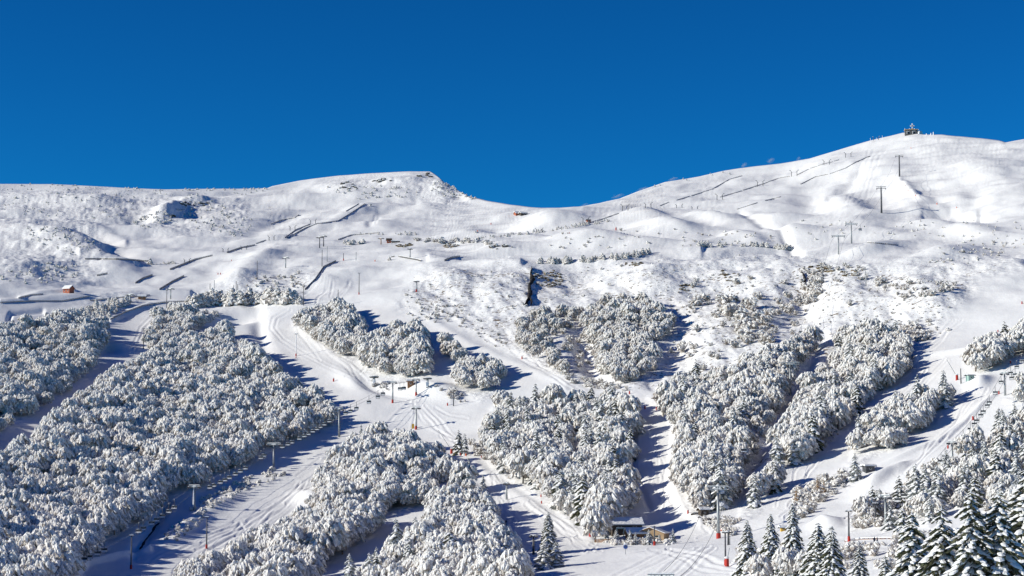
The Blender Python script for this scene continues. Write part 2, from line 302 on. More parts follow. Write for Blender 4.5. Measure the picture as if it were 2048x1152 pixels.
def build_ground():
    U = np.concatenate([np.arange(-700, 0, 12), np.arange(0, 2048, 2.1), np.arange(2048, 2749, 12)])
    sx, sy = zip(*SKY); vs = np.interp(U, sx, sy)
    w1 = np.linspace(0, 1, 440)                       # from row 1165 up to the skyline
    rows = []
    for t in np.linspace(1500, 1170, 36): rows.append(np.full(len(U), t))
    for t in w1: rows.append(1165 + (vs-1165)*t)
    V = np.array(rows); UU = np.broadcast_to(U, V.shape)
    D = np.exp(logD(UU, V)); R = ray(UU, V); P = R*D[..., None]
    x, y = P[..., 0], P[..., 1]
    rough = np.zeros(V.shape); lump = np.zeros(V.shape); forest = np.zeros(V.shape)
    for p in ROUGHP: rough = np.maximum(rough, inpoly(UU, V, p))
    for p in LUMPYP: lump = np.maximum(lump, inpoly(UU, V, p))
    for p in FOREST.values(): forest = np.maximum(forest, inpoly(UU, V-6, p))
    rough = blur(blur(rough, 4, 0), 4, 1); lump = blur(blur(lump, 6, 0), 6, 1); forest = blur(blur(forest, 2, 0), 2, 1)
    upper = np.clip((620-V)/60, 0, 1)
    dz = fbm(x, y, 75, 3, 1)*4.2*(0.35+upper*.8) + fbm(x, y, 26, 3, 5)*1.5*(0.25+upper*0.5+rough*.4)
    dz += fbm(x, y, 9, 3, 9)*(0.12+0.75*lump+0.35*rough*(1-forest*0.5)+0.35*forest+0.08*upper)
    dz += np.abs(fbm(x, y, 14, 3, 15))*1.6*lump
    th = np.arctan2(x, y)                              # gullies run down the bowl
    dz += fbm(th*1000+0.15*y, y*0.25, 11, 3, 21)*1.3*rough*(1-forest)
    for (bu, bv, su, sv, an, h) in BUMPS:
        c, s = cos(radians(an)), sin(radians(an)); du, dv = UU-bu, V-bv
        a = (du*c+dv*s)/su; b = (-du*s+dv*c)/sv
        dz += h*np.exp(-0.5*(a*a+b*b)*1.6)
    for pts, wd, h in LINES:
        us = [p[0] for p in pts]; vv = [p[1] for p in pts]
        m = (UU > min(us)-4*wd) & (UU < max(us)+4*wd) & (V > min(vv)-4*wd) & (V < max(vv)+4*wd)
        d, sd = polydist(UU[m], V[m], pts); dz[m] += h*np.exp(-0.5*(d/wd)**2)
    trk = np.zeros(V.shape)
    for pts in TRACKS:
        us = [p[0] for p in pts]; vv = [p[1] for p in pts]
        m = (UU > min(us)-12) & (UU < max(us)+12) & (V > min(vv)-12) & (V < max(vv)+12)
        d, sd = polydist(UU[m], V[m], pts); dz[m] += (0.09 if len(pts) != 25 else 0.07)*(np.exp(-0.5*((d-3.6)/1.3)**2) - 1.3*np.exp(-0.5*(d/1.5)**2))
    dz -= (np.abs(fbm(x, y, 14, 3, 15))*1.6*lump + fbm(x, y, 9, 3, 9)*.75*lump)*np.clip(1.3-(V-vs)/22, 0, 1)
    edge = np.clip((V - vs)/10, 0, 1)                  # keep the skyline where it is
    dz *= edge*0.9+0.1
    P = P.copy(); P[..., 2] += dz
    n1 = V.shape[0]
    # towards the camera
    near = []
    for t in np.geomspace(0.01, 0.94, 26):
        q = P[0].copy(); q[:, 0] *= t; q[:, 1] *= t; q[:, 2] = P[0][:, 2]*t - 1.75*(1-t); near.append(q)
    back = []
    for k in range(1, 17):
        d = 1.6*k**2.1; s = 1 + d/D[-1]
        q = P[-1].copy(); q[:, 0] *= s; q[:, 1] *= s; q[:, 2] = P[-1][:, 2] - 0.02*d - 0.35*d*d/(d+40); back.append(q)
    A = np.concatenate([np.array(near), P, np.array(back)])
    nr, nc = A.shape[:2]
    me = bpy.data.meshes.new('snow_ground')
    idx = np.arange(nr*nc).reshape(nr, nc)
    f = np.stack([idx[:-1, :-1], idx[:-1, 1:], idx[1:, 1:], idx[1:, :-1]], -1).reshape(-1, 4)
    me.vertices.add(nr*nc); me.vertices.foreach_set('co', A.reshape(-1).astype(np.float32))
    me.loops.add(f.size); me.loops.foreach_set('vertex_index', f.reshape(-1).astype(np.int32))
    me.polygons.add(len(f)); me.polygons.foreach_set('loop_start', np.arange(0, f.size, 4, dtype=np.int32))
    me.polygons.foreach_set('use_smooth', np.ones(len(f), bool))
    me.update(calc_edges=True)
    nn, nb = len(near), len(back)
    def attr(name, arr):
        full = np.concatenate([np.zeros((nn, nc)), arr, np.zeros((nb, nc))])
        a = me.attributes.new(name, 'FLOAT', 'POINT'); a.data.foreach_set('value', full.reshape(-1).astype(np.float32))
    attr('rough', np.clip(0.08+rough*0.45+lump*0.4+forest*0.6+upper*0.05, 0, 1))
    attr('fleck', np.clip(rough*(1-0.3*forest)*np.clip((V-520)/30, 0.2, 1) + forest*0.25, 0, 1))
    me.materials.append(GROUND)
    o = bpy.data.objects.new('snow_ground', me); col.objects.link(o); o['kind'] = 'structure'
    return o
ground = build_ground()
bpy.context.view_layer.update()
def hit(u, v):
    """ground point seen at a photo pixel"""
    d = Vector(ray(float(u), float(v))); d.normalize()
    ok, p, n, i = ground.ray_cast(Vector((0, 0, 0)), d)
    if not ok:
        for k in range(1, 14):
            d = Vector(ray(float(u), float(v+k))); d.normalize()
            ok, p, n, i = ground.ray_cast(Vector((0, 0, 0)), d)
            if ok: break
    return p.copy()
def gz(x, y):
    ok, p, n, i = ground.ray_cast(Vector((x, y, 1500)), Vector((0, 0, -1)))
    return p.z if ok else None
def dist(p): return proj(p)[2]

# ------------------------------------------------------------------ object helpers
def tag(o, label=None, cat=None, group=None, kind=None):
    if label: o['label'] = label
    if cat: o['category'] = cat
    if group: o['group'] = group
    if kind: o['kind'] = kind
    return o
def empty(name, loc, rz=0, label=None, cat=None, group=None):
    o = bpy.data.objects.new(name, None); col.objects.link(o); o.empty_display_size = 0.5
    o.location = loc; o.rotation_euler = (0, 0, rz); return tag(o, label, cat, group)
def copy_tree(o, parent=None):
    c = o.copy(); col.objects.link(c)
    if parent is not None: c.parent = parent
    for ch in [q for q in o.children]: copy_tree(ch, c)
    return c
class MB:
    def __init__(s): s.v = []; s.f = []; s.m = []
    def add(s, vs, fs, mi=0):
        b = len(s.v); s.v.extend(vs); s.f.extend([tuple(i+b for i in f) for f in fs]); s.m.extend([mi]*len(fs)); return s
    def box(s, c, d, rz=0, mi=0, top=1.0):
        x, y, z = (q/2 for q in d); cr, sr = cos(rz), sin(rz); vs = []
        for sz in (-1, 1):
            k = top if sz > 0 else 1
            for sx, sy in ((-1,-1),(1,-1),(1,1),(-1,1)):
                px, py = sx*x*k, sy*y*k; vs.append((c[0]+px*cr-py*sr, c[1]+px*sr+py*cr, c[2]+sz*z))
        return s.add(vs, [(3,2,1,0),(4,5,6,7),(0,1,5,4),(1,2,6,5),(2,3,7,6),(3,0,4,7)], mi)
    def tube(s, a, b, r0, r1=None, n=8, mi=0):
        a, b = Vector(a), Vector(b); r1 = r0 if r1 is None else r1; d = (b-a).normalized()
        q = d.orthogonal().normalized(); w_ = d.cross(q); vs = []
        for p, r in ((a, r0), (b, r1)):
            for i in range(n):
                t = 2*pi*i/n; vs.append(tuple(p + (q*cos(t)+w_*sin(t))*r))
        fs = [(i, (i+1) % n, n+(i+1) % n, n+i) for i in range(n)] + [tuple(range(n))[::-1], tuple(range(n, 2*n))]
        return s.add(vs, fs, mi)
    def blob(s, c, r, n=8, m=5, jit=0.12, mi=0, rnd=random):
        """a lumpy ellipsoid"""
        vs = [(c[0], c[1], c[2]+r[2])]
        for j in range(1, m):
            ph = pi*j/m
            for i in range(n):
                t = 2*pi*i/n + 0.3*j; k = 1+rnd.uniform(-jit, jit)
                vs.append((c[0]+r[0]*sin(ph)*cos(t)*k, c[1]+r[1]*sin(ph)*sin(t)*k, c[2]+r[2]*cos(ph)*k))
        vs.append((c[0], c[1], c[2]-r[2])); L = len(vs)-1
        fs = [(0, 1+i, 1+(i+1) % n) for i in range(n)]
        for j in range(m-2):
            for i in range(n):
                a = 1+j*n+i; b = 1+j*n+(i+1) % n; fs.append((a, a+n, b+n, b))
        fs += [(L, 1+(m-2)*n+(i+1) % n, 1+(m-2)*n+i) for i in range(n)]
        return s.add(vs, fs, mi)
    def prism(s, pts, y0, y1, mi=0):
        """outline in x,z extruded along y"""
        n = len(pts); vs = [(x, y0, z) for x, z in pts] + [(x, y1, z) for x, z in pts]
        return s.add(vs, [tuple(range(n)), tuple(range(n, 2*n))[::-1]] + [(i, n+i, n+(i+1) % n, (i+1) % n) for i in range(n)], mi)
    def mesh(s, name, mats, smooth=False):
        me = bpy.data.meshes.new(name); me.from_pydata([tuple(v) for v in s.v], [], s.f)
        for m in (mats if isinstance(mats, (list, tuple)) else [mats]): me.materials.append(m)
        me.polygons.foreach_set('material_index', s.m)
        if smooth: me.polygons.foreach_set('use_smooth', [True]*len(s.f))
        bm = bmesh.new(); bm.from_mesh(me); bmesh.ops.recalc_face_normals(bm, faces=bm.faces); bm.to_mesh(me); bm.free()
        return me
    def build(s, name, mats, parent=None, smooth=False):
        o = bpy.data.objects.new(name, s.mesh(name, mats, smooth)); col.objects.link(o)
        if parent: o.parent = parent
        return o

# ------------------------------------------------------------------ frosted broadleaf trees
def tuft(mb, c, out, a, h, rnd, white=0, dark=1, wf=0.6):
    """a drooping snow-laden spray: domed white top, ragged twiggy hem"""
    n = 6; vs = [(c[0], c[1], c[2]+h*0.35)]
    for j, (rr, zz, jt) in enumerate(((0.62, 0.22, 0.12), (1.0, -0.12, 0.22), (0.72, -0.62, 0.45))):
        for i in range(n):
            t = 2*pi*i/n + j*0.5; k = 1+rnd.uniform(-jt, jt)
            dr = -zz*0.8*h
            vs.append((c[0]+a*rr*cos(t)*k+out[0]*dr, c[1]+a*rr*sin(t)*k+out[1]*dr, c[2]+h*zz+rnd.uniform(-jt, jt)*h*0.5))
    up = [(0, 1+i, 1+(i+1) % n) for i in range(n)] + [(1+i, 1+n+i, 1+n+(i+1) % n, 1+(i+1) % n) for i in range(n)]
    low = [(1+n+i, 1+2*n+i, 1+2*n+(i+1) % n, 1+n+(i+1) % n) for i in range(n)]
    b = len(mb.v); mb.v.extend(vs)
    for f in up: mb.f.append(tuple(q+b for q in f)); mb.m.append(white)
    for f in low: mb.f.append(tuple(q+b for q in f)); mb.m.append(white if rnd.random() < wf else dark)
def spike(mb, a, b, wd, mi, rnd):
    a = Vector(a); b = Vector(b); d = (b-a).normalized(); q = d.orthogonal().normalized()*wd
    q.rotate(Matrix.Rotation(rnd.uniform(0, 6.28), 3, d)); r = d.cross(q)
    mb.add([tuple(a+q), tuple(a-q*0.5+r*0.87), tuple(a-q*0.5-r*0.87), tuple(b)], [(0,1,3),(1,2,3),(2,0,3)], mi)
def frosted_meshes(seed, R=3.3, H=8.5, n=200, low=0.02, twigs=60, wf=0.65):
    rnd = random.Random(seed); mb = MB()
    lobes = [(rnd.uniform(-.45,.45)*R, rnd.uniform(-.45,.45)*R, H*rnd.uniform(0.50,0.66), R*rnd.uniform(.55,.8)) for _ in range(4)] + [(0, 0, H*0.6, R*0.85)]
    for k in range(n):
        lx, ly, lz, lr = rnd.choice(lobes); t = rnd.uniform(0, 2*pi); cz = rnd.uniform(-1, 1); sr = sqrt(1-cz*cz)
        f = rnd.uniform(0.72, 1.0); x = lx+lr*sr*cos(t)*f; y = ly+lr*sr*sin(t)*f; z = lz+lr*1.05*cz*f
        if z < H*low: continue
        d = math.hypot(x, y) or 1; a = rnd.uniform(0.36, 0.70)
        tuft(mb, (x, y, z), (x/d*min(1, d/R), y/d*min(1, d/R)), a*.85, a*rnd.uniform(2.0, 3.3), rnd, 0, 1, wf)
    for k in range(twigs):
        t = rnd.uniform(0, 2*pi); r = R*rnd.uniform(0.1, 0.5); lx, ly, lz, lr = rnd.choice(lobes)
        e = Vector((rnd.gauss(0, 1), rnd.gauss(0, 1), rnd.gauss(0.35, 0.8))).normalized()*lr*rnd.uniform(0.85, 1.22)
        spike(mb, (lx*.4+cos(t)*r*.3, ly*.4+sin(t)*r*.3, lz*0.75), (lx+e.x, ly+e.y, lz+e.z), 0.055, 1, rnd)
    crown = mb.mesh('crown', [FROST, TWIG])
    tb = MB(); tb.tube((0, 0, -1.0), (0.1, 0, H*0.3), 0.22, 0.16, 7); tb.tube((0.1, 0, H*0.3), (0.2, 0.1, H*0.62), 0.16, 0.06, 6)
    for k in range(4):
        t = k*1.6+rnd.random(); tb.tube((0.1, 0, H*(0.25+0.05*k)), (cos(t)*R*.6, sin(t)*R*.6, H*(0.5+0.05*k)), 0.10, 0.03, 5)
    return crown, tb.mesh('trunk', BARK)

# ------------------------------------------------------------------ conifers
def conifer_meshes(seed, H=12.0, R=2.5, tiers=15, per=8, lobes=3, needle=NEEDLE, snow=0.9, fat=1.0):
    rnd = random.Random(seed); mb = MB()
    for i in range(tiers):
        f = (i+0.4)/tiers; z = H*(0.07+0.90*f**0.92); L = R*(1-f)**0.72*rnd.uniform(0.85, 1.1)+0.22
        m = max(4, int(per*(1-0.5*f)))
        t0 = rnd.uniform(0, 6.28)
        for k in range(m):
            t = t0+2*pi*k/m+rnd.uniform(-.25, .25); l = L*rnd.uniform(0.6, 1.2)
            zz_ = z+rnd.uniform(-.4, .4)*H/tiers
            if rnd.random() < .06: continue
            droop = rnd.uniform(0.45, 0.85)*(1-0.25*f)
            dx, dy = cos(t), sin(t); px, py = -dy, dx
            for q in range(lobes):
                s = (q+0.75)/lobes if lobes > 1 else 0.62
                side = rnd.uniform(-0.22, 0.22)*l*s
                r = l*s; c = (dx*r+px*side, dy*r+py*side, zz_ + 0.12*l - droop*l*s*s)
                a = l/lobes*rnd.uniform(0.62, 0.88)*fat + 0.05; wdt = a*rnd.uniform(0.62, 0.9)
                # needles: drooping jagged fan of fingers
                nf = 5 if lobes > 1 else 4
                for j in range(nf):
                    ww = (j/(nf-1)-0.5)*2; ex = dx*(a*.95)+px*ww*wdt*1.15; ey = dy*(a*.95)+py*ww*wdt*1.15
                    b0 = (c[0]-dx*a*.6, c[1]-dy*a*.6, c[2]+droop*a*.4)
                    e = (c[0]+ex*(1-.25*abs(ww)), c[1]+ey*(1-.25*abs(ww)), c[2]-droop*a*1.3-rnd.uniform(.15,.65)*a)
                    pw = a*0.24
                    mb.add([(b0[0]+px*pw, b0[1]+py*pw, b0[2]), (b0[0]-px*pw, b0[1]-py*pw, b0[2]), (b0[0], b0[1], b0[2]-a*.55), e,
                            ((b0[0]+e[0])/2, (b0[1]+e[1])/2, (b0[2]+e[2])/2-a*.5)],
                           [(0,3,1),(0,2,4),(0,4,3),(1,4,2),(1,3,4)], 0)
                if rnd.random() < snow:
                    # snow pillow
                    n = 6; vs = [(c[0], c[1], c[2]+a*0.34)]
                    for j2, (rr, zz) in enumerate(((0.62, 0.24), (1.0, 0.02))):
                        for i2 in range(n):
                            tt = 2*pi*i2/n; kx = cos(tt)*a*rr*rnd.uniform(.8, 1.15); ky = sin(tt)*wdt*rr*rnd.uniform(.8, 1.15)
                            dz = a*zz - droop*kx*0.8
                            vs.append((c[0]+dx*kx+px*ky, c[1]+dy*kx+py*ky, c[2]+dz))
                    vs.append((c[0], c[1], c[2]-a*0.05)); L_ = len(vs)-1
                    fs = [(0, 1+i2, 1+(i2+1) % n) for i2 in range(n)] + [(1+i2, 1+n+i2, 1+n+(i2+1) % n, 1+(i2+1) % n) for i2 in range(n)] + [(L_, 1+n+(i2+1) % n, 1+n+i2) for i2 in range(n)]
                    mb.add(vs, fs, 1)
    # leader
    mb.tube((0, 0, H*0.93), (0, 0, H*0.985), 0.05, 0.015, 5, 1)
    crown = mb.mesh('crown', [needle, SNOW])
    tb = MB(); tb.tube((0, 0, -1.5), (0, 0, H*0.5), 0.22, 0.13, 7); tb.tube((0, 0, H*0.5), (0, 0, H*0.95), 0.13, 0.03, 6)
    return crown, tb.mesh('trunk', BARK)

FR = [frosted_meshes(100+i, R=3.1+0.35*(i % 3), H=8.4+0.9*(i % 4)) for i in range(6)]
FR += [frosted_meshes(180+i, R=3.3, H=7.6+0.5*i, n=160, twigs=240, wf=0.25) for i in range(3)]   # twiggier trees of the bowl
CN_NEAR = [conifer_meshes(300+i, H=13, R=2.9-0.2*i, tiers=31, per=12, lobes=5, snow=0.9, fat=1.25) for i in range(3)]
CN_MID = [conifer_meshes(400+i, H=11, R=2.3, tiers=14, per=8, lobes=2, needle=NEEDLE if i == 0 else NEEDLE_F, fat=1.05) for i in range(4)]

def make_tree(name, meshes, loc, rz, s, label, cat, group, sxy=1.0):
    t = empty(name, loc, rz, label, cat, group); t.scale = (s*sxy, s*sxy, s)
    for nm, me in zip(('crown', 'trunk'), meshes):
        o = bpy.data.objects.new(nm, me); col.objects.link(o); o.parent = t
    return t

spots = []          # broadleaf spots: (apparent size, x, y, z, scale, rz, variant, wood)
conis = []
CONIFRAC = {'mixed wood in the middle': 0.22, 'wood right of the narrow piste': 0.10, 'long wood on the right slope': 0.16, 'wood between the right pistes': 0.16,
            'lower right wood': 0.45, 'wood at the bottom of the middle piste': 0.07, 'wood below the left chairlift': 0.015, 'trees on the right chairlift strip': 0.2, 'wood at the right edge': 0.05}
SIZE = {'thin wood under the rock cleft': 0.78, 'wood in the bowl': 0.88, 'wood beyond the left piste': 0.85, 'spinney left of the winding road': 0.8, 'lower right wood': 0.72, 'trees on the right chairlift strip': 0.7, 'wood between the right pistes': 0.9}
BIGW = ('wide wood on the left slope', 'wood below the left chairlift', 'wood at the bottom of the middle piste', 'mixed wood in the middle', 'wood beyond the left piste')
RIGHTW = ('wood right of the narrow piste', 'long wood on the right slope', 'wood between the right pistes')
SMALLW = ('curved wood right of the lift station', 'round wood above the lift station', 'oblong wood at the piste bend', 'spinney left of the winding road')
HOLES = [(1150,905,16,48),(1115,850,14,16),(250,930,14,14),(560,905,20,10),(800,985,16,14),(1440,860,14,26),(1500,870,10,16),(130,1040,16,10),(330,860,14,8),(1255,720,10,20)]
TWIGGY = {'thin wood under the rock cleft': .9, 'wood in the bowl': .8, 'wood right of the narrow piste': .6, 'long wood on the right slope': .45, 'lower right wood': .5, 'wood beyond the left piste': .25, 'curved wood right of the lift station': .3}
CLEAR = [(1268,1050,50,14),(1300,1070,60,20),(1437,1076,10,16),(1340,1015,40,20),(547,925,8,14),(1581,800,10,20)]
def scatter():
    step = 4.7; r = random.Random(5)
    ys = np.arange(180, 1200, step)
    for yy in ys:
        w_ = yy*0.29
        for xx in np.arange(-w_, w_, step):
            x = xx+r.uniform(-.42, .42)*step; y = yy+r.uniform(-.42, .42)*step
            # quick guess of z through the smooth map: ray cast only what may matter
            z = gz(x, y)
            if z is None: continue
            u, v, d = proj((x, y, z))
            if v < 600 or v > 1215: continue
            hp = 8.2*F/d
            for nm, poly in FOREST.items():
                s = SIZE.get(nm, 1.0); h_ = hp*s
                if inpoly(np.array([u, u, u-.14*h_, u+.14*h_]), np.array([v-.04*h_, v-(.80 if nm in BIGW else .72 if nm in RIGHTW else .42 if nm in SMALLW else .60)*h_, v-.35*h_, v-.35*h_]), poly).all():
                    if any(abs(u-a) < c_ and abs(v-b) < e_ for a, b, c_, e_ in CLEAR): break
                    if any(((u-a)/c_)**2+((v-b)/e_)**2 < 1 for a, b, c_, e_ in HOLES): break
                    nz = float(fbm(np.array([x]), np.array([y]), 34, 2, 44)[0])
                    if nz < -0.33 and r.random() < .8: break
                    s = s*(1+0.28*max(-.6, min(.6, nz*1.6)))
                    if nm.startswith('thin') and r.random() < 0.35: break
                    if nm.startswith('lower right') and r.random() < 0.45: break
                    sc = s*r.choice((r.uniform(0.7, 1.0), r.uniform(.9, 1.25)))
                    if r.random() < CONIFRAC.get(nm, 0): conis.append((x, y, z, s*r.uniform(0.75, 1.25), nm))
                    else: spots.append((sc/d, x, y, z-0.2, sc, r.uniform(0, 6.28), (6+r.randrange(3)) if r.random() < TWIGGY.get(nm, .12) else r.randrange(6), nm, u, v))
                    break
scatter()
vis = [s for s in spots if -10 < s[8] < 2058 and s[9] < 1175]
vis.sort(key=lambda s: -s[0])
indiv = vis[:296]; keep = set(id(s) for s in indiv)
rest = [s for s in spots if id(s) not in keep]
print('TREES', len(spots), 'indiv', len(indiv), 'conifers', len(conis))
crowns = {}
for (a, x, y, z, sc, rz, k, nm, u, v) in indiv:
    t = make_tree('frosted_tree', FR[k], (x, y, z), rz, sc, 'frost-covered broadleaf tree, one of many in the '+nm, 'tree', 'frosted broadleaf trees in the '+nm)
    crowns.setdefault(k, t.children[0])

def instancer(name, pts, sources, label, cat, group=None, up=None):
    """one object of scattered plants: points with rot, scl, kind; geometry nodes place the source crowns"""
    me = bpy.data.meshes.new(name); me.from_pydata([(p[0], p[1], p[2]) for p in pts], [], [])
    a = me.attributes.new('scl', 'FLOAT', 'POINT'); a.data.foreach_set('value', [p[3] for p in pts])
    a = me.attributes.new('rot', 'FLOAT', 'POINT'); a.data.foreach_set('value', [p[4] for p in pts])
    a = me.attributes.new('vari', 'INT', 'POINT'); a.data.foreach_set('value', [p[5] for p in pts])
    o = bpy.data.objects.new(name, me); col.objects.link(o); tag(o, label, cat, group, 'stuff')
    g = bpy.data.node_groups.new(name, 'GeometryNodeTree')
    g.interface.new_socket('Geometry', in_out='INPUT', socket_type='NodeSocketGeometry'); g.interface.new_socket('Geometry', in_out='OUTPUT', socket_type='NodeSocketGeometry')
    gi = g.nodes.new('NodeGroupInput'); go = g.nodes.new('NodeGroupOutput')
    ip = g.nodes.new('GeometryNodeInstanceOnPoints'); ip.inputs['Pick Instance'].default_value = True
    gi_ = g.nodes.new('GeometryNodeGeometryToInstance')
    for s in reversed(sources):
        oi = g.nodes.new('GeometryNodeObjectInfo'); oi.inputs['Object'].default_value = s; oi.transform_space = 'ORIGINAL'
        g.links.new(oi.outputs['Geometry'], gi_.inputs[0])
    def named(n_, t):
        q = g.nodes.new('GeometryNodeInputNamedAttribute'); q.data_type = t; q.inputs[0].default_value = n_; return q.outputs[0]
    cx = g.nodes.new('ShaderNodeCombineXYZ'); g.links.new(named('rot', 'FLOAT'), cx.inputs[2])
    g.links.new(gi.outputs[0], ip.inputs['Points']); g.links.new(gi_.outputs[0], ip.inputs['Instance'])
    g.links.new(named('vari', 'INT'), ip.inputs['Instance Index']); g.links.new(cx.outputs[0], ip.inputs['Rotation'])
    g.links.new(named('scl', 'FLOAT'), ip.inputs['Scale']); g.links.new(ip.outputs[0], go.inputs[0])
    md = o.modifiers.new('scatter', 'NODES'); md.node_group = g
    return o
ks = sorted(crowns)
instancer('frosted_woodland', [(x, y, z, sc, rz, ks.index(k) if k in ks else k % len(ks)) for (a, x, y, z, sc, rz, k, nm, u, v) in rest], [crowns[k] for k in ks],
          'frost-covered broadleaf trees massed over the slopes beyond the nearest ones', 'woodland')

# conifers inside the woods
conis = [c for c in conis]
conis.sort(key=lambda c: -c[3]/c[1])
r_ = random.Random(3)
for (x, y, z, s, nm) in conis[:230]:
    u, v, d = proj((x, y, z))
    if not (-20 < u < 2068): continue
    make_tree('snowy_spruce', CN_MID[r_.randrange(4)], (x, y, z-0.3), r_.uniform(0, 6), s*1.05, 'snowy conifer among frosted trees of the '+nm, 'conifer', 'conifers in the '+nm, r_.uniform(.9, 1.15))

# conifers one can point at: (column, row of the base, height in px, variant list, label)
def conifer_at(u, v, hp, label, near=False, var=0, wide=1.0, group=None):
    p = hit(u, v); d = dist(p); H = 12.5 if near else 10.7
    ms = (CN_NEAR if near else CN_MID)[var % (3 if near else 4)]
    return make_tree('snowy_spruce', ms, (p.x, p.y, p.z-0.2), u*0.37 % 6, hp*d/F/H, label, 'conifer', group, wide)
conifer_at(917,908,50,'broad snowy conifer, left of the twin pair standing alone on the open piste',var=0,wide=1.1)
conifer_at(929,909,44,'snowy conifer, right of the twin pair standing alone on the open piste',var=1,wide=1.0)
conifer_at(937,958,44,'tall slim conifer heading the wood at the bottom of the middle piste',var=2)
conifer_at(966,988,40,'pointed snowy conifer on the right rim of the wood beside the shaded piste',var=3)
conifer_at(876,1020,46,'snowy conifer in the gap between the two lower woods, left of the middle piste',var=0)
conifer_at(722,880,34,'slim conifer poking from the top left corner of the wood below the left chairlift',var=1,wide=.8)
conifer_at(1097,1108,84,'big snowy conifer standing alone on the shaded flat beside the fork of the pistes',True,0,1.0)
conifer_at(1088,1138,56,'frosted bushy conifer leaning on the foot of the big lone conifer by the piste fork',False,1,1.6)
conifer_at(1112,1134,52,'frosted bushy conifer right at the foot of the big lone conifer by the piste fork',False,2,1.5)
conifer_at(1010,1145,70,'dark snowy conifer at the bottom right corner of the wood left of the shaded piste',False,0,1.1)
conifer_at(1040,1160,60,'dark snowy conifer at the bottom edge beside the shaded piste',False,0,1.1)
for i, (u, v, h, wd, lb) in enumerate([(1214,1084,28,1.0,'small snowy fir leftmost in the row before the lodge'),(1233,1086,30,1.1,'small snowy fir under the pale green gate frame'),
        (1260,1086,28,1.0,'small snowy fir left of centre in front of the snowy lodge roof'),(1271,1089,26,1.0,'small snowy fir in front of the left lodge gable'),
        (1298,1090,32,1.1,'tallest small snowy fir, beside the lamp with red base before the lodge'),(1319,1086,20,.9,'smallest snowy fir right of the lodge lamp'),
        (1346,1088,32,.9,'narrow snowy fir at the right end of the row before the lodge')]):
    conifer_at(u, v, h, lb, False, 1+i % 3, wd*1.15, 'small firs in a row before the lodge')
for i, (u, v, h, lb) in enumerate([(1390,900,62,'dark-gapped snowy conifer high in the wood right of the narrow piste'),(1412,985,56,'tall snowy conifer behind the crossarm of the big lift tower'),
        (1470,985,60,'snowy conifer with dark shade on its right just right of the big lift tower'),(1437,960,44,'slim snowy conifer behind the top of the big lift tower'),
        (1370,880,50,'snowy conifer on the left rim of the wood right of the narrow piste'),(1000,880,60,'tall snowy conifer at the left rim of the mixed middle wood'),
        (1040,860,64,'tallest snowy conifer at the top left of the mixed middle wood'),(1060,850,50,'snowy conifer second from the top left of the mixed middle wood'),
        (1030,940,60,'snowy conifer low on the left rim of the mixed middle wood'),(1165,860,56,'snowy conifer beside the dark hollow in the mixed middle wood'),
        (1680,790,40,'snowy conifer in the upper part of the long right wood'),(1590,930,60,'tall snowy conifer with drooping arms low in the long right wood'),
        (1550,985,64,'tall dark snowy conifer at the foot of the long right wood'),(1884,800,46,'pointed snowy conifer at the top of the wood between the right pistes'),
        (1720,890,50,'snowy conifer at the upper left of the wood between the right pistes'),(1790,850,44,'snowy conifer halfway up the wood between the right pistes'),
        (1814,845,40,'slim snowy conifer beside another halfway up the wood between the right pistes'),(1710,960,56,'dark snowy conifer by the blue box low between the right pistes'),
        (1799,1015,66,'green-tipped snowy conifer at the left of the lower right wood'),(1780,1060,60,'dark green snowy conifer left of the lift poles in the lower right wood'),
        (1805,1075,68,'dense dark green conifer standing at the flat road bottom right'),(1860,1045,56,'dark conifer in shade behind the foreground spruces'),
        (2020,900,60,'frosted conifer high in the lower right wood near the picture edge'),(2040,1000,60,'frosted conifer at the right picture edge above the big spruces'),
        (1945,930,44,'frosted conifer beside the rusty larch in the lower right wood')]):
    conifer_at(u, v, h, lb, False, (0, 3, 2, 1)[i % 4] if u < 1700 else (0, 1, 0, 2)[i % 4], 1.1)
# foreground spruces: column, row of the tip, height in metres, variant, width
def conifer_top(u, vt, H, var, wide, label, rz=0):
    base = 12.5; d = ray(u, vt)
    best = None
    for r in np.arange(130, 620, 3.0):
        x, y, z = d*r/d[1]; g = gz(x, y)
        if g is None: continue
        e = abs((z-g)-H)
        if best is None or e < best[0]: best = (e, x, y, g, z-g)
    e, x, y, g, h = best
    return make_tree('snowy_spruce', CN_NEAR[var % 3], (x, y, g-0.2), rz, h/base, label, 'conifer', None, wide)
for a in [(1494,1039,11,0,.95,'tall snow-laden spruce leftmost of the foreground row, at the flat'),(1541,1026,12,1,.95,'snow-laden spruce second from the left in the foreground row'),
          (1585,1006,13.5,2,.9,'tall slender snow-laden spruce third in the foreground row'),(1636,1044,12,0,1.15,'spreading dark green spruce with heavy snow in the middle of the foreground row'),
          (1663,1051,11,1,1.0,'shaded spruce touching the right side of the spreading dark green spruce'),(1718,1093,8.5,2,1.3,'short broad snowy spruce at the bottom edge in front of the road'),
          (1823,1024,14,1,1.05,'tall spruce with thick snow pads left of the close pair in the right foreground'),(1883,1016,14,0,1.0,'tall spruce with a leaning snowy tip between two others in the right foreground'),
          (1941,982,15,2,1.05,'tallest snow-laden spruce behind the right foreground pair'),(1996,984,15,1,1.1,'broad snow-laden spruce second from the right edge'),
          (2056,935,17,0,1.25,'very large dark spruce cut by the right picture edge'),(1770,1110,9,2,1.1,'small shaded spruce at the bottom edge between the snowy bushes')]:
    conifer_top(*a[:5], a[5], rz=a[0]*0.7 % 6)
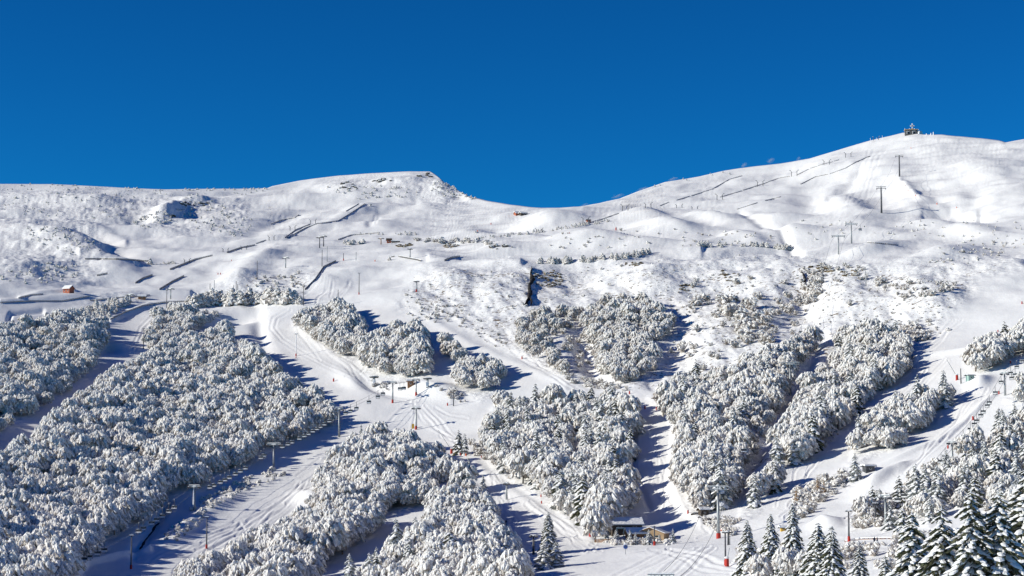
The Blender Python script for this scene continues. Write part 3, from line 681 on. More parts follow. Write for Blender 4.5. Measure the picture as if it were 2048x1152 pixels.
for i, (u, v, lb) in enumerate([(1200,1072,'lower left one'),(1190,1084,'lowest one'),(1209,1062,'middle one'),(1216,1050,'upper one'),(1226,1040,'topmost one'),(1204,1046,'hindmost one')]):
    p = hit(u, v); make_tree('frosted_tree', FR[i % 6], (p.x, p.y, p.z-.2), i*1.1, 1.15+.1*(i % 3), lb+' of the tall frosted trees crowding the left end of the dark lodge', 'tree', 'tall frosted trees at the left end of the lodge')
# bushy frosted trees among the foreground spruces
def bush_top(u, vt, H, var, label):
    d = ray(u, vt); best = None
    for r in np.arange(130, 620, 3.0):
        x, y, z = d*r/d[1]; g = gz(x, y)
        if g is None: continue
        e = abs((z-g)-H)
        if best is None or e < best[0]: best = (e, x, y, g, z-g)
    e, x, y, g, h = best
    make_tree('frosted_tree', FR[var], (x, y, g-0.3), u % 6, h/8.5, label, 'tree', None, 1.0)

bush_top(1612,1100,5,1,'rounded frosted tree between the foreground spruces, left of the spreading one')
bush_top(1570,1095,6,2,'rounded frosted bush low between the second and third foreground spruces')
bush_top(1780,1125,5,6,'twiggy frosted tree left of the spruce with thick snow pads')
bush_top(1520,1100,6,4,'frosted bush at the foot of the leftmost foreground spruces')
bush_top(1850,1125,5,5,'frosted tree in the gap between the two tall foreground spruces')

# ------------------------------------------------------------------ lift towers, poles, guns
def px2m(p, px): return px*dist(p)/F
def lift_tower(u, vb, vt, label, arm, head=0.0, pad=None, m=STEEL, radius=None, snowy=False, low=None):
    p = hit(u, vb); H = px2m(p, vb-vt); A = px2m(p, arm)/2; r = radius or max(0.28, H*0.028)
    t = empty('lift_tower', p, head, label, 'lift tower')
    MB().tube((0,0,-1), (0,0,H*0.94), r*1.25, r*0.8, 10).build('mast', m, t, True)
    c = MB(); c.box((0,0,H*0.985), (A*2, .22, .2)); c.box((0,0,H*0.925), (A*1.7, .25, .28))
    for k in range(-3, 4):
        x = k*A/3.6; c.tube((x,0,H*.93), (x+A*.14,0,H*.985), .06, n=4)
    c.tube((0,0,H*.93), (0,0,H*.985), r*.6, n=8); c.build('crossarm', m, t)
    for sgn in (-1, 1):
        q = MB(); q.box((sgn*A*.86, 0, H*.915), (.25, 3.2, .28))
        for k in range(4): q.tube((sgn*A*.86-.12, -1.2+.8*k, H*.90), (sgn*A*.86+.12, -1.2+.8*k, H*.90), .25, n=10)
        q.build('sheave_train', DARKST, t)
    n_ = MB()
    n_.box((0,0,H*.985+.16), (A*2.0, .34, .14), 0, 0, .8)
    for sgn in (-1, 1): n_.box((sgn*A*.86,0,H*.915+.2), (.4, 2.6, .14), 0, 0, .7)
    n_.box((0, 0, H*.92+.3), (A*.7, .5, .25), 0, 0, .7)
    if snowy: n_.blob((-r*.5,-r*.5,H*.5), (r*1.0, r*1.0, H*.42), 8, 6, .1)
    n_.build('snow_cap', SNOW, t)
    l = MB()
    for k in range(int(H/0.8)): l.box((r*1.1, 0, .6+k*.8), (.35, .05, .05))
    l.box((r*1.1+.16,0,H*.45), (.05,.05,H*.9)); l.build('ladder', DARKST, t)
    if pad is not None:
        b = MB(); b.tube((0,0,-.3), (0,0,1.4), r*1.55, r*1.5, 10); b.build('pad', pad, t)
    t['A'] = 1.0
    return dict(p=p, H=H, A=A, t=t, head=head, u=u)
def pole(u, vb, vt, label, pad=None, snowy=False, head=True, name='lamp_pole', m=DARKST, cat='lamp pole', r=None):
    p = hit(u, vb); H = px2m(p, vb-vt); r = r or 0.20
    t = empty(name, p, 0, label, cat)
    MB().tube((0,0,-1), (0,0,H), r*1.2, r*.75, 8).build('mast', SNOW if snowy else m, t, True)
    if head:
        q = MB()
        for s_ in (-1, 1): q.box((s_*.5,-.1,H+.05), (.45,.35,.25))
        q.box((0,0,H-.05), (1.1,.10,.10)); q.build('lamp_head', m, t)
        MB().box((0,-.1,H+.24), (1.4,.4,.16), 0, 0, .8).build('snow_cap', SNOW, t)
    if pad is not None:
        MB().tube((0,0,-.3), (0,0,1.15), .34, .32, 10).build('pad', pad, t)
    return t
def marker(u, v, label, m=RED, hpx=None, cat='piste pad'):
    p = hit(u, v); s = 1.0 if hpx is None else px2m(p, hpx)/1.9
    t = empty('padded_post', p, u % 3, label, cat, None); t.scale = (s, s, s)
    b = MB(); b.tube((0,0,-.4), (0,0,1.55), .42, .40, 10); b.tube((0,0,1.55), (.05,0,1.7), .40, .25, 10); b.build('pad', m, t)
    b = MB(); b.blob((0,0,1.75), (.42,.42,.25), 8, 5, .1); b.build('snow_cap', SNOW, t)
    b = MB(); b.tube((0,0,1.7), (.1,0,2.3), .06, .05, 6); b.build('post', DARKST, t)
    return t
def snow_gun(u, v, label, lean=0.5, L=6.0, m=RED, hpx=None):
    p = hit(u, v); t = empty('snow_gun', p, 0, label, 'snow gun')
    b = MB(); b.tube((0,0,-.3), (0,0,1.7), .5, .46, 10); b.build('pad', m, t)
    b = MB(); b.tube((0,0,1.2), (-L*lean, 0, 1.2+L*sqrt(max(.05,1-lean*lean))), .10, .07, 6); b.tube((0,0,0),(0,0,2.2),.12,.1,6); b.build('lance', STEEL, t)
    b = MB(); b.blob((0,0,1.95), (.55,.5,.3), 8, 5, .15); b.build('snow_cap', SNOW, t)
    return t
def heading(a, b):
    pa, pb = hit(*a), hit(*b); return atan2(pb.y-pa.y, pb.x-pa.x) - pi/2
LL = [((88,1190,1128),46,'snowy lift tower at the bottom left corner rising out of the frosted wood',0),
      ((388,1022,970),24,'frosted lift tower at the edge of the left wood where the shaded strip narrows',0),
      ((547,936,886),30,'grey lift tower between chairs where the left piste turns from shade to sun',0),
      ((678,874,814),17,'lift tower standing in blue tree shade at the right tip of the wide left wood',0),
      ((785,806,762),16,'lift tower with red base left of the small brown lift station',1),
      ((832,791,757),14,'lift tower with red base right in front of the brown lift station cabin',1)]
hl = heading((388,1022), (785,806))
lt = [lift_tower(a[0], a[1], a[2], lb, arm*1.0, hl*0.75, RED if rd else None, snowy=(i < 2)) for i, (a, arm, lb, rd) in enumerate(LL)]
SL = [((1323,1292,1148),54,'lift tower of which only the crossarm shows at the bottom edge'),
      ((1437,1077,972),46,'tallest grey lift tower with double crossarm and red pads by the lodge'),
      ((1581,791,724),40,'grey lift tower with wide crossarm among trees of the long right wood'),
      ((1677,509,470),28,'grey lift tower on the bench, lower of the two standing close together'),
      ((1763,426,372),20,'dark tall lift tower in the middle of the upper right slope'),
      ((1799,353,309),17,'highest dark lift tower on the open snow below the summit hut')]
sl_ = [lift_tower(a[0], a[1], a[2], lb, arm, -0.1, RED if i == 1 else None, m=DARKST if i > 3 else STEEL) for i, (a, arm, lb) in enumerate(SL)]
lift_tower(1703,487,446,'grey lift tower on the bench, upper of the two standing close together',26,-0.1)
RL = [((1772,1062,990),20,'lift tower with two crossbars among the conifers bottom right'),
      ((1905,937,882),17,'lift tower with a red pad beside it at the top of the lower right wood'),
      ((2010,791,744),15,'lift tower on the open right piste near the picture edge'),
      ((2098,680,640),15,'lift tower beyond the right picture edge')]
rl = [lift_tower(a[0], a[1], a[2], lb, arm, -0.5, None) for a, arm, lb in RL]
lift_tower(1067,1109,1070,'small dark lift tower in blue shade left of the big lone conifer',14,-0.2,m=DARKST)
lift_tower(832,859,813,'grey lift tower with yellow box at its foot on the open middle piste',14,-0.4,RED)
lift_tower(1013,999,965,'short lift tower in the shade of the middle piste',9,-0.3)
lift_tower(639,496,473,'left one of two close lift towers on the bench below the table mountain',12,-0.6,m=DARKST)
lift_tower(647,493,471,'right one of two close lift towers on the bench below the table mountain',12,-0.6,m=DARKST)
lift_tower(571,536,514,'short lift tower left of the long snow fence on the middle bench',13,-0.6)
lift_tower(762,489,476,'tiny lift tower left of the small hut under the table mountain',10,-0.6,m=WOODB)
lift_tower(820,518,496,'lift tower on the bench below the brown rocks',6,-0.6)
lift_tower(833,584,561,'lift tower on the sunny slope with a long thin shadow to its right',7,-0.6,RED)
lift_tower(260,609,588,'snow-caked lift tower left of the winding road',14,-0.6,snowy=True)
lift_tower(341,598,576,'snow-topped lift tower above the bend of the winding road',12,-0.6)
lift_tower(1457,1090,1062,'thin dark lift tower with short arm right of the biggest tower',8,0.3,m=DARKST)
lift_tower(2008,1040,1000,'faint lift tower behind the foreground spruces at right',13,-0.3)

def cable_pt(ts, side, u):
    """point on the cable at photo column u"""
    prev = None
    tops = []
    for t in ts:
        a = t['A']*.86*side; h = t['head']
        tops.append(Vector((t['p'].x+cos(h)*a, t['p'].y+sin(h)*a, t['p'].z+t['H']*.885)))
    for a, b in zip(tops, tops[1:]):
        ua, ub = proj(a)[0], proj(b)[0]
        if min(ua, ub) <= u <= max(ua, ub):
            s = .5
            lo, hi = 0.0, 1.0
            for _ in range(24):
                s = (lo+hi)/2; q = a.lerp(b, s)
                if (proj(q)[0] < u) == (ub > ua): lo = s
                else: hi = s
            q = a.lerp(b, s); q.z -= (b-a).length*0.016*4*s*(1-s); return q
    return None
def cable(ts, side, label, extra=None):
    us = np.linspace(proj(ts[0]['p'])[0]+4, proj(ts[-1]['p'])[0]-2, 60); pts = [cable_pt(ts, side, u) for u in us]; pts = [p for p in pts if p]
    if extra: pts.append(extra)
    b = MB()
    for a, c in zip(pts, pts[1:]): b.tube(a, c, .045, n=5)
    tag(b.build('haul_cable', CABLE), label, 'cable')
for ts, nm in ((lt, 'left chairlift'), (sl_, 'summit chairlift'), (rl, 'right chairlift')):
    cable(ts, -1, 'left hand haul cable of the '+nm+' strung over its towers'); cable(ts, 1, 'right hand haul cable of the '+nm+' strung over its towers')

def chair_proto(w_=1.75, dark=False):
    t = empty('lift_chair', (0,0,0))
    h = MB(); h.tube((0,0,.1), (0,-.15,-1.3), .09, n=6); h.tube((0,-.15,-1.3), (0,.25,-2.2), .09, n=6); h.box((0,0,.08), (.14,.5,.2))
    for s_ in (-1, 1): h.tube((s_*w_/2,.2,-2.0), (s_*w_/2,-.35,-3.1), .05, n=5)
    h.tube((-w_/2,.2,-2.0), (w_/2,.2,-2.0), .06, n=6); h.build('hanger', DARKST, t)
    s = MB(); s.box((0,-.1,-3.05), (w_,.62,.14)); s.build('seat', DARKST, t)
    b = MB(); b.box((0,.26,-2.5), (w_,.12,.95)); b.build('backrest', DARKST, t)
    n = MB(); n.box((0,-.22,-2.86), (w_*1.02,.75,.36), 0, 0, .85); n.box((0,.24,-1.95), (w_,.28,.14), 0, 0, .8); n.blob((0,.05,-.0), (.22,.3,.2), 6, 4, .1); n.build('snow_cap', SNOW, t)
    f = MB(); f.tube((-w_/2,-.75,-3.4), (w_/2,-.75,-3.4), .045, n=5)
    for s_ in (-1, 1): f.tube((s_*w_*.4,-.4,-2.6), (s_*w_*.3,-.75,-3.4), .04, n=5)
    f.build('footrest', DARKST, t)
    return t
CH = None
def chair(ts, u, v, label, group, scale=1.0):
    global CH
    best = None
    for side in (-1, 1):
        q = cable_pt(ts, side, u)
        if q is None: continue
        e = abs(proj(q - Vector((0,0,2.8*scale)))[1]-v)
        if best is None or e < best[0]: best = (e, q)
    if best is None: return
    if CH is None: CH = chair_proto(); o = CH
    else: o = copy_tree(CH)
    o.location = best[1]; o.rotation_euler = (0, 0, ts[0]['head']+.2); o.scale = (scale,)*3
    tag(o, label, 'chair', group)
LC = [(738,799),(756,797),(766,782),(659,832),(661,841),(641,844),(649,850),(626,852),(634,859),(609,864),(617,870),(599,880),(576,884),(584,887),(565,894),
      (528,916),(522,911),(491,939),(481,934),(471,950),(459,946),(450,960),(441,956),(428,971),(420,965),(349,1003),(338,1023),(325,1017),(314,1036),(304,1029),(287,1053),(278,1045),
      (196,1086),(209,1094),(179,1103),(169,1095),(153,1114),(142,1108),(117,1124),(691,820),(701,819),(713,812),(800,772),(808,770)]
def seg(u):
    return ('among the trees at the bottom left corner' if u < 240 else 'over the shaded strip below the first tower' if u < 388 else 'against the dark edge of the wide left wood' if u < 545
            else 'over the blue shade right of the wide left wood' if u < 676 else 'over the open snow left of the lift station')
for u, v in LC: chair(lt, u, v, 'snow-topped chair of the left chairlift, '+seg(u), 'left chairlift chairs '+seg(u))
RC = [(2043,721),(2033,737),(2021,747),(2002,755),(2030,772),(1990,774),(1978,794),(2023,801),(1966,812),(1974,821),(1953,830),(1961,837),(1940,846),(1948,856),(1926,864),(1936,873),(1921,890),(1882,911),(1890,905),(1867,926),(1852,939),(1836,952),(1818,965),(1808,975),(1795,985)]
for u, v in RC: chair(rl, u, v, 'empty chair of the right chairlift '+('above its topmost tower' if u > 2010 else 'between its upper two towers' if u > 1905 else 'below the tower by the red pad'), 'right chairlift chairs '+('high' if u > 2010 else 'middle' if u > 1905 else 'low'), .85)
for u, v, lb in [(1602,668,'dark chair of the summit chairlift over the bare gap beside the bowl wood'),(1487,900,'dark chair of the summit chairlift in front of the trees below the wide crossarm'),
              (1552,776,'dark chair of the summit chairlift just below the wide crossarm tower'),(1630,590,'dark chair of the summit chairlift against the brown scrub'),(1720,470,'dark chair of the summit chairlift above the bench')]: chair(sl_, u, v, lb, None, 1.0)
# three chairs of the hidden lift in the shade and chairs by the piste bottom
for args in [(607,611,572,'tall dark pole at the corner where the long snow fence meets the piste',None),(676,613,579,'thin dark pole above the oblong wood',None),
             (644,533,499,'thin dark pole beside the top of the long snow fence',None),(654,523,492,'thin snowy pole above the top of the long snow fence',None),
             (687,521,506,'short pole with red foot right of the long snow fence',RED),(712,521,504,'short snowy pole on the bench right of the long snow fence',None),
             (718,589,546,'tall thin pole with red base on the sunny upper piste',RED),(514,556,521,'thin dark pole on the slope left of the fence',None),
             (333,627,580,'tall dark pole on the inner side of the winding road bend',None),(313,646,615,'dark pole beside the tracks above the left spinney',None),
             (287,698,657,'dark pole at the foot of the left spinney beside the tracks',None),(157,746,706,'dark pole at the right rim of the wood beyond the left piste',None),
             (420,578,567,'short pole with orange top on the far bench',None),(428,600,560,'tall pale pole behind the row of small frosted conifers',None),
             (467,600,570,'leftmost pole of three close together in the frosted conifer row',None),(472,598,562,'tallest pole of three close together in the frosted conifer row',None),
             (475,600,568,'rightmost pole of three close together in the frosted conifer row',None),
             (907,812,781,'pole with dark foot at the left rim of the curved wood',None),(850,668,652,'short pole on the shaded piste above the round wood',None),
             (864,711,686,'snowy pole in the trees above the shaded hollow',None),(413,1097,1035,'tall dark pole with red base on the lower left piste',RED),
             (262,1138,1072,'tall dark pole with red base near the bottom left corner',RED),(627,1030,990,'pale pole at the left edge of the wood below the left chairlift',None),
             (1309,1091,1052,'lamp pole with red base in front of the lodge',RED),(1451,1130,1066,'thin pole with red and white base left of the foreground spruces',RED),
             (1698,1083,1023,'dark lamp pole with red base on the flat road bottom right',RED),(1751,1053,1008,'tall dark pole between twiggy trees bottom right',None),
             (141,1160,1132,'thin pole at the snow bank in the bottom left corner',None),(1922,767,737,'thin pole beside the green box on the right piste',None),
             (1732,572,541,'pale pole on the sunny slope under the twin bench towers',None)]:
    u, vb, vt, lb, pd = args
    pole(u, vb, vt, lb, pd, head=(vb-vt) > 40 and u > 250 and u != 607, m=STEEL if 'pale' in lb or 'snowy' in lb else DARKST)
pole(592,712,668,'snow-caked lamp pole with red foot on the piste bend',RED,True)

# drag lift towers: pairs
def drag_tower(u, vb, hpx, side, label):
    p = hit(u, vb); H = px2m(p, hpx); t = empty('drag_lift_tower', p, 0, label, 'drag lift tower', None)
    MB().tube((0,0,-1), (0,0,H*.8), .26, .2, 8).build('mast', DARKST, t)
    b = MB(); b.tube((0,0,H*.78), (side*H*.22,0,H), .17, .13, 6); b.tube((0,0,H*.78), (-side*H*.2,0,H*.6), .1, .08, 6); b.box((side*H*.24,0,H*1.0), (H*.22,.4,.22)); b.build('arm', DARKST, t)
    b = MB(); b.box((side*H*.24,0,H*1.0+.24), (H*.26,.55,.28), 0, 0, .7); b.build('snow_cap', SNOW, t)
DR = [(1048+25,466,9),(1166,448,14),(1245,422,13),(1291,416,10),(1353,416,7),(1384,419,6),(1434,400,12),(1515,373,12),(1583,353,12),(1648,330,10),(1691,315,10),(1747,281,7),
      (621,448,9),(580,461,9),(538,481,9),(369,526,8),(446,504,7),(483,500,8)]
PL = ['at the scrubby foot of the mount','above the red box','at the first rise','on the bright shoulder','small and half buried','half buried beside a hummock','where two fences begin','beside the second fence','beside the third fence',
      'near the end of the broken fence','highest below the ridge','on the skyline by the summit hut','beside the fence under the table mountain','midway down the left fence','low on the left fence','far left on the bench','at the left bend of the fence','where the left fence straightens']
for i, (u, v, h) in enumerate(DR):
    drag_tower(u, v, h, -1, 'drag lift tower '+PL[i]+', left one of its pair'); drag_tower(u+11-(i > 10)*1, v-1, h, 1, 'drag lift tower '+PL[i]+', right one of its pair')
for u, v, lb in [(1753,283,'frosted post on the skyline beside the drag lift top'),(1741,284,'leftmost frosted post on the skyline by the drag lift top'),(1765,279,'rightmost frosted post on the skyline by the drag lift top')]:
    pole(u, v+1, v-8, lb, None, True, False, 'frosted_post', SNOW, 'post')

for u, v, h, lb in [(1044,718,6,'red pad on the piste under the rock cleft wood'),(1259,788,7,'red pad at the head of the narrow piste'),(1290,818,7,'red pad left at the mouth of the narrow piste'),
                    (1313,820,7,'red pad in front of the trees right of the narrow piste mouth'),(1352,842,6,'small red pad high on the right rim of the narrow piste'),(1354,886,5,'small red pad halfway down the right rim of the narrow piste'),
                    (1347,941,6,'orange pad against bushes, upper of two on the narrow piste rim'),(1346,956,5,'orange pad against bushes, lower of two on the narrow piste rim'),(1376,1027,8,'pinkish red pad at the bottom corner of the narrow piste'),
                    (1443,1062,6,'orange pad right of the tallest lift tower'),(903,972,9,'orange pad in the gap at the top of the wood by the shaded piste'),(921,911,6,'red pad under the twin conifers'),
                    (932,912,6,'orange pad right of the twin conifers'),(963,915,6,'red pad at the left foot of the mixed middle wood'),(1082,994,6,'red pad upper of two at the bottom rim of the mixed middle wood'),
                    (1083,1007,6,'round red pad lower of two at the bottom rim of the mixed middle wood'),(667,763,7,'red pad with snow cap on the broad bend piste'),(895,811,6,'red pad on the snow left of the curved wood'),
                    (1998,788,7,'red and white pad left of the tower on the open right piste'),(1946,840,9,'red pad halfway down the right piste'),(1896,897,8,'red pad by the tower above the lower right wood'),(1826,956,9,'red pad with yellow trim low on the right piste'),
                    (1754,998,9,'orange pad leaning by the twiggy conifer bottom right'),(1740,939,6,'red pad beside the dark hut below the snow mounds'),(1996,664,5,'red pad above the wood at the right edge'),(1914,757,4,'small red pad behind the pointed conifer'),
                    (2021,727,7,'red pad under the wood at the right edge'),(2044,608,6,'red pad at the right picture edge on the upper piste'),(1810,373,3,'highest of five orange pads on the ridge below the upper tower'),
                    (1816,382,3,'second highest of five orange pads below the upper tower'),(1831,392,3,'middle one of five orange pads below the upper tower'),(1874,409,4,'fourth of five orange pads below the upper tower'),
                    (1913,416,3,'lowest of five orange pads below the upper tower'),(1822,297,2.5,'tiny orange pad under the summit hut'),(750,523,4,'orange pad on the bench in line with the poles'),
                    (1139,467,3,'tiny red pad on the snow below the drag lift'),(1232,461,3,'red pad at the foot of a leaning lance'),(436,549,4,'left red pad of a pair on the left bench'),(441,549,4,'right red pad of a pair on the left bench'),
                    (463,522,3,'red pad high on the left bench'),(982,449,4,'red pad below the saddle'),(955,464,4,'orange pad left below the saddle'),(592,716,4,'red pad at the foot of the snow-caked lamp pole'),(590,649,4,'red pad at the left corner of the oblong wood')]:
    marker(u, v, lb, ORANGE if 'orange' in lb else RED, h)
snow_gun(1181,1073,'red snow gun leaning at the left end of the row of small firs',.7,3)
snow_gun(903,907,'snow gun with a long lance leaning left above the shaded piste',.55,9)
snow_gun(1914,760,'snow gun with a leaning lance behind the pointed conifer',.5,7)
snow_gun(1232,460,'snow gun with a leaning lance on the snow right of the drag lift',.35,5)
snow_gun(1454,1133,'snow-capped red snow gun by the thin pole left of the foreground spruces',-.2,3)

# ------------------------------------------------------------------ snow fences
def fence(pts, label, h=None, m=WOODG, step=4.0, name='snow_fence', cat='snow fence'):
    P = []; h = h or (0.5 if pts[0][0] > 1100 else 0.62 if pts[0][1] < 500 or (pts[0][0] < 290 and pts[0][1] > 580) else 0.9)
    for (a, b), (c, d) in zip(pts, pts[1:]):
        n = max(1, int(math.hypot(c-a, d-b)/step))
        for k in range(n): P.append((a+(c-a)*k/n, b+(d-b)*k/n))
    P.append(pts[-1]); P = [hit(*p) for p in P]
    Q = [P[0]]
    for p in P[1:]:
        if (p-Q[-1]).length > 0.5 and (p-Q[-1]).length < 60: Q.append(p)
    mb = MB(); th = 0.07
    for a, b in zip(Q, Q[1:]):
        d = Vector((b.x-a.x, b.y-a.y, 0)).normalized(); nn = Vector((-d.y, d.x, 0))*th
        for k in range(3):
            z0 = h*(k/3)+.05 + (-.2 if k == 0 else 0); z1 = h*((k+1)/3)-.04
            vs = []
            for q in (a, b):
                for s_ in (-1, 1):
                    for z in (z0, z1): vs.append(tuple(q+nn*s_+Vector((0,0,z))))
            mb.add(vs, [(0,1,5,4),(2,6,7,3),(0,4,6,2),(1,3,7,5),(0,2,3,1),(4,5,7,6)], 0)
        mb.box((a.x, a.y, a.z+h/2), (.14,.14,h+.3), 0, 0)
        vs = []                                  # snow lying along the top rail
        for q in (a, b):
            for s_, z in ((-1, h), (0, h+.16), (1, h)): vs.append(tuple(q+nn*s_*1.3+Vector((0,0,z))))
        mb.add(vs, [(0,3,4,1),(1,4,5,2),(0,2,5,3)], 1)
    tag(mb.build(name, [m, SNOW]), label, cat)
FN = [([(1601,369),(1631,354),(1656,349)],'snow fence on the upper right slope, lower left piece of the long broken one'),
 ([(1660,348),(1691,337),(1711,325),(1739,313)],'snow fence climbing to the right towards the highest lift tower'),
 ([(1536,364),(1561,356),(1580,353)],'snow fence between two pairs of drag lift towers on the right mount'),
 ([(1595,350),(1617,339)],'short snow fence right after a pair of drag lift towers'),
 ([(1621,337),(1634,333)],'very short snow fence piece in the broken line below the ridge'),
 ([(1636,332),(1648,328),(1666,324)],'snow fence piece under the upper drag lift pair'),([(1668,323),(1678,320)],'topmost tiny piece of the broken snow fence'),
 ([(1353,401),(1379,393)],'short snow fence just left of the long curving one on the mount'),([(1383,392),(1424,379),(1459,359),(1484,352)],'long curving snow fence nearest the skyline of the mount'),
 ([(1440,395),(1484,382)],'snow fence running right from a drag lift pair on the mount'),([(1486,381),(1514,372),(1536,365)],'snow fence continuing uphill between drag lift pairs on the mount'),
 ([(1320,412),(1338,405)],'very short snow fence above the bright shoulder'),([(1474,419),(1515,406)],'lone snow fence below the drag lift line on the mount'),([(1530,402),(1562,394)],'lone short snow fence right of the middle of the mount'),
 ([(1177,446),(1204,439),(1238,427)],'snow fence from the red box up to the next drag lift pair'),([(1249,421),(1287,414)],'snow fence linking two drag lift pairs at the first rise'),
 ([(542,449),(562,441),(590,436),(598,430)],'curved snow fence alone on the left snowfield'),([(570,476),(592,460),(620,449)],'outer one of two parallel snow fences on the left bench'),
 ([(574,477),(612,456),(637,447)],'inner one of two parallel snow fences on the left bench'),([(512,488),(532,481)],'short snow fence at the lower left of the drag lift'),
 ([(637,448),(677,442),(700,428),(730,408)],'snow fence climbing towards the table mountain'),([(692,423),(718,408)],'short snow fence above the one climbing to the table mountain'),
 ([(676,480),(702,471),(760,466)],'snow fence left of the small brown hut on the bench'),([(610,580),(630,560),(647,535),(672,523)],'long wide snow fence descending beside the sunny upper piste'),
 ([(900,466),(912,452)],'short dark snow fence left of the saddle track'),([(783,495+20),(789,514)],'tiny barrier on the bench'),([(889,522),(905,516),(920,514)],'short snow fence on the bench right of the rocks'),
 ([(271,567),(285,558),(305,551)],'upper snow fence of two short ones on the left bench'),([(319,580),(345,564),(368,553)],'broad snow fence slanting above the winding road'),
 ([(340,540),(390,520),(425,512)],'snow fence on the left bench below the knoll'),([(454,506),(480,497),(510,491)],'snow fence continuing left of the drag lift bend'),
 ([(170,519),(215,519),(250,520),(303,524)],'low snow fence straight across the left bench'),([(194,552),(215,548)],'tiny snow fence on the far left bench'),
 ([(220,640),(250,625),(287,612),(325,606),(376,603)],'snow fence following the outer side of the winding road'),([(1796,491),(1730,485),(1715,478)],'brown fence beside the twin bench towers'),
 ([(180,602),(240,596),(300,591)],'low fence behind the frosted scrub at left'),([(0,606),(60,603),(125,603),(180,593)],'low fence along the flat road at the left edge'),
 ([(37,597),(60,591),(86,589)],'short low fence above the flat road at the left edge'),([(797,514),(835,521),(842,523)],'rail fence on the bench by a single lift tower')]
for p, l in FN: fence(p, l)
fence([(1690,1084),(1720,1079),(1770,1078),(1850,1080),(1930,1078)],'low wooden rail fence along the flat road bottom right',0.28,WOODB,8)
fence([(1190,1091-6),(1230,1088-4)],'low brown board fence at the left end of the fir row',0.9,WOODB,8)

# ------------------------------------------------------------------ buildings
def house(u, v, name, label, cat, w_, d_, h, rh, rz, wall, roof, snow=True, front=2, side=False, ridge='x', over=.5):
    p = hit(u, v); t = empty(name, p, rz, label, cat)
    g = MB()
    if ridge == 'x':
        pts = [(-d_/2,-1.5),(d_/2,-1.5),(d_/2,h),(0,h+rh),(-d_/2,h)]; n = len(pts)
        vs = [(-w_/2, y, z) for y, z in pts]+[(w_/2, y, z) for y, z in pts]
    else:
        pts = [(-w_/2,-1.5),(w_/2,-1.5),(w_/2,h),(0,h+rh),(-w_/2,h)]; n = len(pts)
        vs = [(x, -d_/2, z) for x, z in pts]+[(x, d_/2, z) for x, z in pts]
    g.add(vs, [tuple(range(n)), tuple(range(n, 2*n))[::-1]]+[(i, n+i, n+(i+1) % n, (i+1) % n) for i in range(n)]); g.build('wall', wall, t)
    half = (d_ if ridge == 'x' else w_)/2; L = (w_ if ridge == 'x' else d_)/2+over; sl = rh/half
    def slab(z0, th, ov, mt, nm):
        q = MB(); e = half+ov
        for s_ in (-1, 1):
            c = []
            for xx in (-L-ov*.1, L+ov*.1):
                for k, zz in ((0, h+rh+z0), (e*s_, h-sl*ov+z0)):
                    for dz_ in (0, th): c.append((xx, k, zz+dz_) if ridge == 'x' else (k, xx, zz+dz_))
            q.add(c, [(0,1,3,2),(4,6,7,5),(0,4,5,1),(2,3,7,6),(1,5,7,3),(0,2,6,4)])
        return q.build(nm, mt, t)
    slab(.03, .16, over, roof, 'roof')
    if snow: slab(.20, .38 if snow is True else snow, over-.05, SNOW, 'snow_cover')
    for k in range(front):
        x = (k+.5)/front*w_-w_/2
        f = MB().box((x,-d_/2-.03,h*.52), (w_/front*.26,.08,h*.36)).build('window_frame', WHITE, t)
        MB().box((x,-d_/2-.08,h*.55), (w_/front*.21,.06,h*.28)).build('pane', GLASS, f)
    return t
house(1250,1062,'lodge','long dark wooden lodge in shade with a thin snow roof behind the firs','building',8.6,6,1.9,1.7,0.16,WOODD,STEEL,.12,2)
house(1305,1079,'lodge','brown wooden lodge with wide tan gable and snowy roof behind the small firs','building',8.0,6,1.7,1.5,-0.32,ROOFT,WOODB,.22,2,ridge='y')
house(1277,1079,'lodge','low annex with a snow covered roof left of the tan roofed lodge','building',6.5,5,1.6,1.2,0.15,WOODB,ROOFT,True,2)
p = hit(1303,1066); 
t = empty('gate_frame', hit(1241,1079), 0, 'pale green square gate frame left of the snowy lodge roof', 'gate')
b = MB()
for s_ in (-1, 1): b.box((s_*.95,0,1.3), (.22,.22,3.4))
b.build('post', GREENP, t); MB().box((0,0,3.1), (2.3,.24,.24)).build('lintel', GREENP, t)
MB().box((0,0,3.28), (2.3,.3,.14)).build('snow_cap', SNOW, t)
house(137,586,'chalet','small red wooden chalet with snowy roof on the far left flat','hut',4.6,4,2.4,1.5,-.5,WOODR,WOODR,True,2,ridge='x')
house(284,598,'hut','tiny brown hut with deep snow roof left of the winding road','hut',4.0,3,1.3,.8,0.1,WOODB,WOODB,True,1)
house(778,486,'hut','small dark brown kiosk with pointed roof under the table mountain','kiosk',3.0,3,2.0,1.1,0.1,WOODR,WOODD,False,1)
house(791,485,'hut','low dark hut right beside the brown kiosk under the table mountain','hut',5.0,2.5,.7,.4,0.0,WOODD,WOODD,True,0)
house(1035,430,'chalet','tiny orange chalet at the saddle left of the bright mound','hut',4.5,4,1.1,1.4,.4,WOODR,WOODR,True,1)
house(1046,430,'hut','tiny frosted hut at the saddle right of the orange chalet','hut',5,4,1.1,1.0,.4,WOODD,WOODD,True,1)
house(1177,445,'red_cabin','small dark red cabin beside the drag lift on the ridge of scrub','cabin',2.6,2.2,1.5,.6,0.2,WOODR,DARKST,False,1)
house(821,772,'lift_station','small brown cabin with thick snow roof at the upper lift station','cabin',2.6,2.4,2.0,.25,0.1,WOODB,WOODB,.5,1)
house(1407,1030,'hut','dark hut with a snowy window ledge half hidden under trees near the tall tower','hut',2.4,2.2,1.5,.5,0.3,WOODD,WOODD,.2,1)
house(1737,942,'hut','dark blue grey hut with snowy flat roof below the snow mounds','hut',2.8,2.4,1.3,.2,0.3,DARKST,DARKST,True,1)
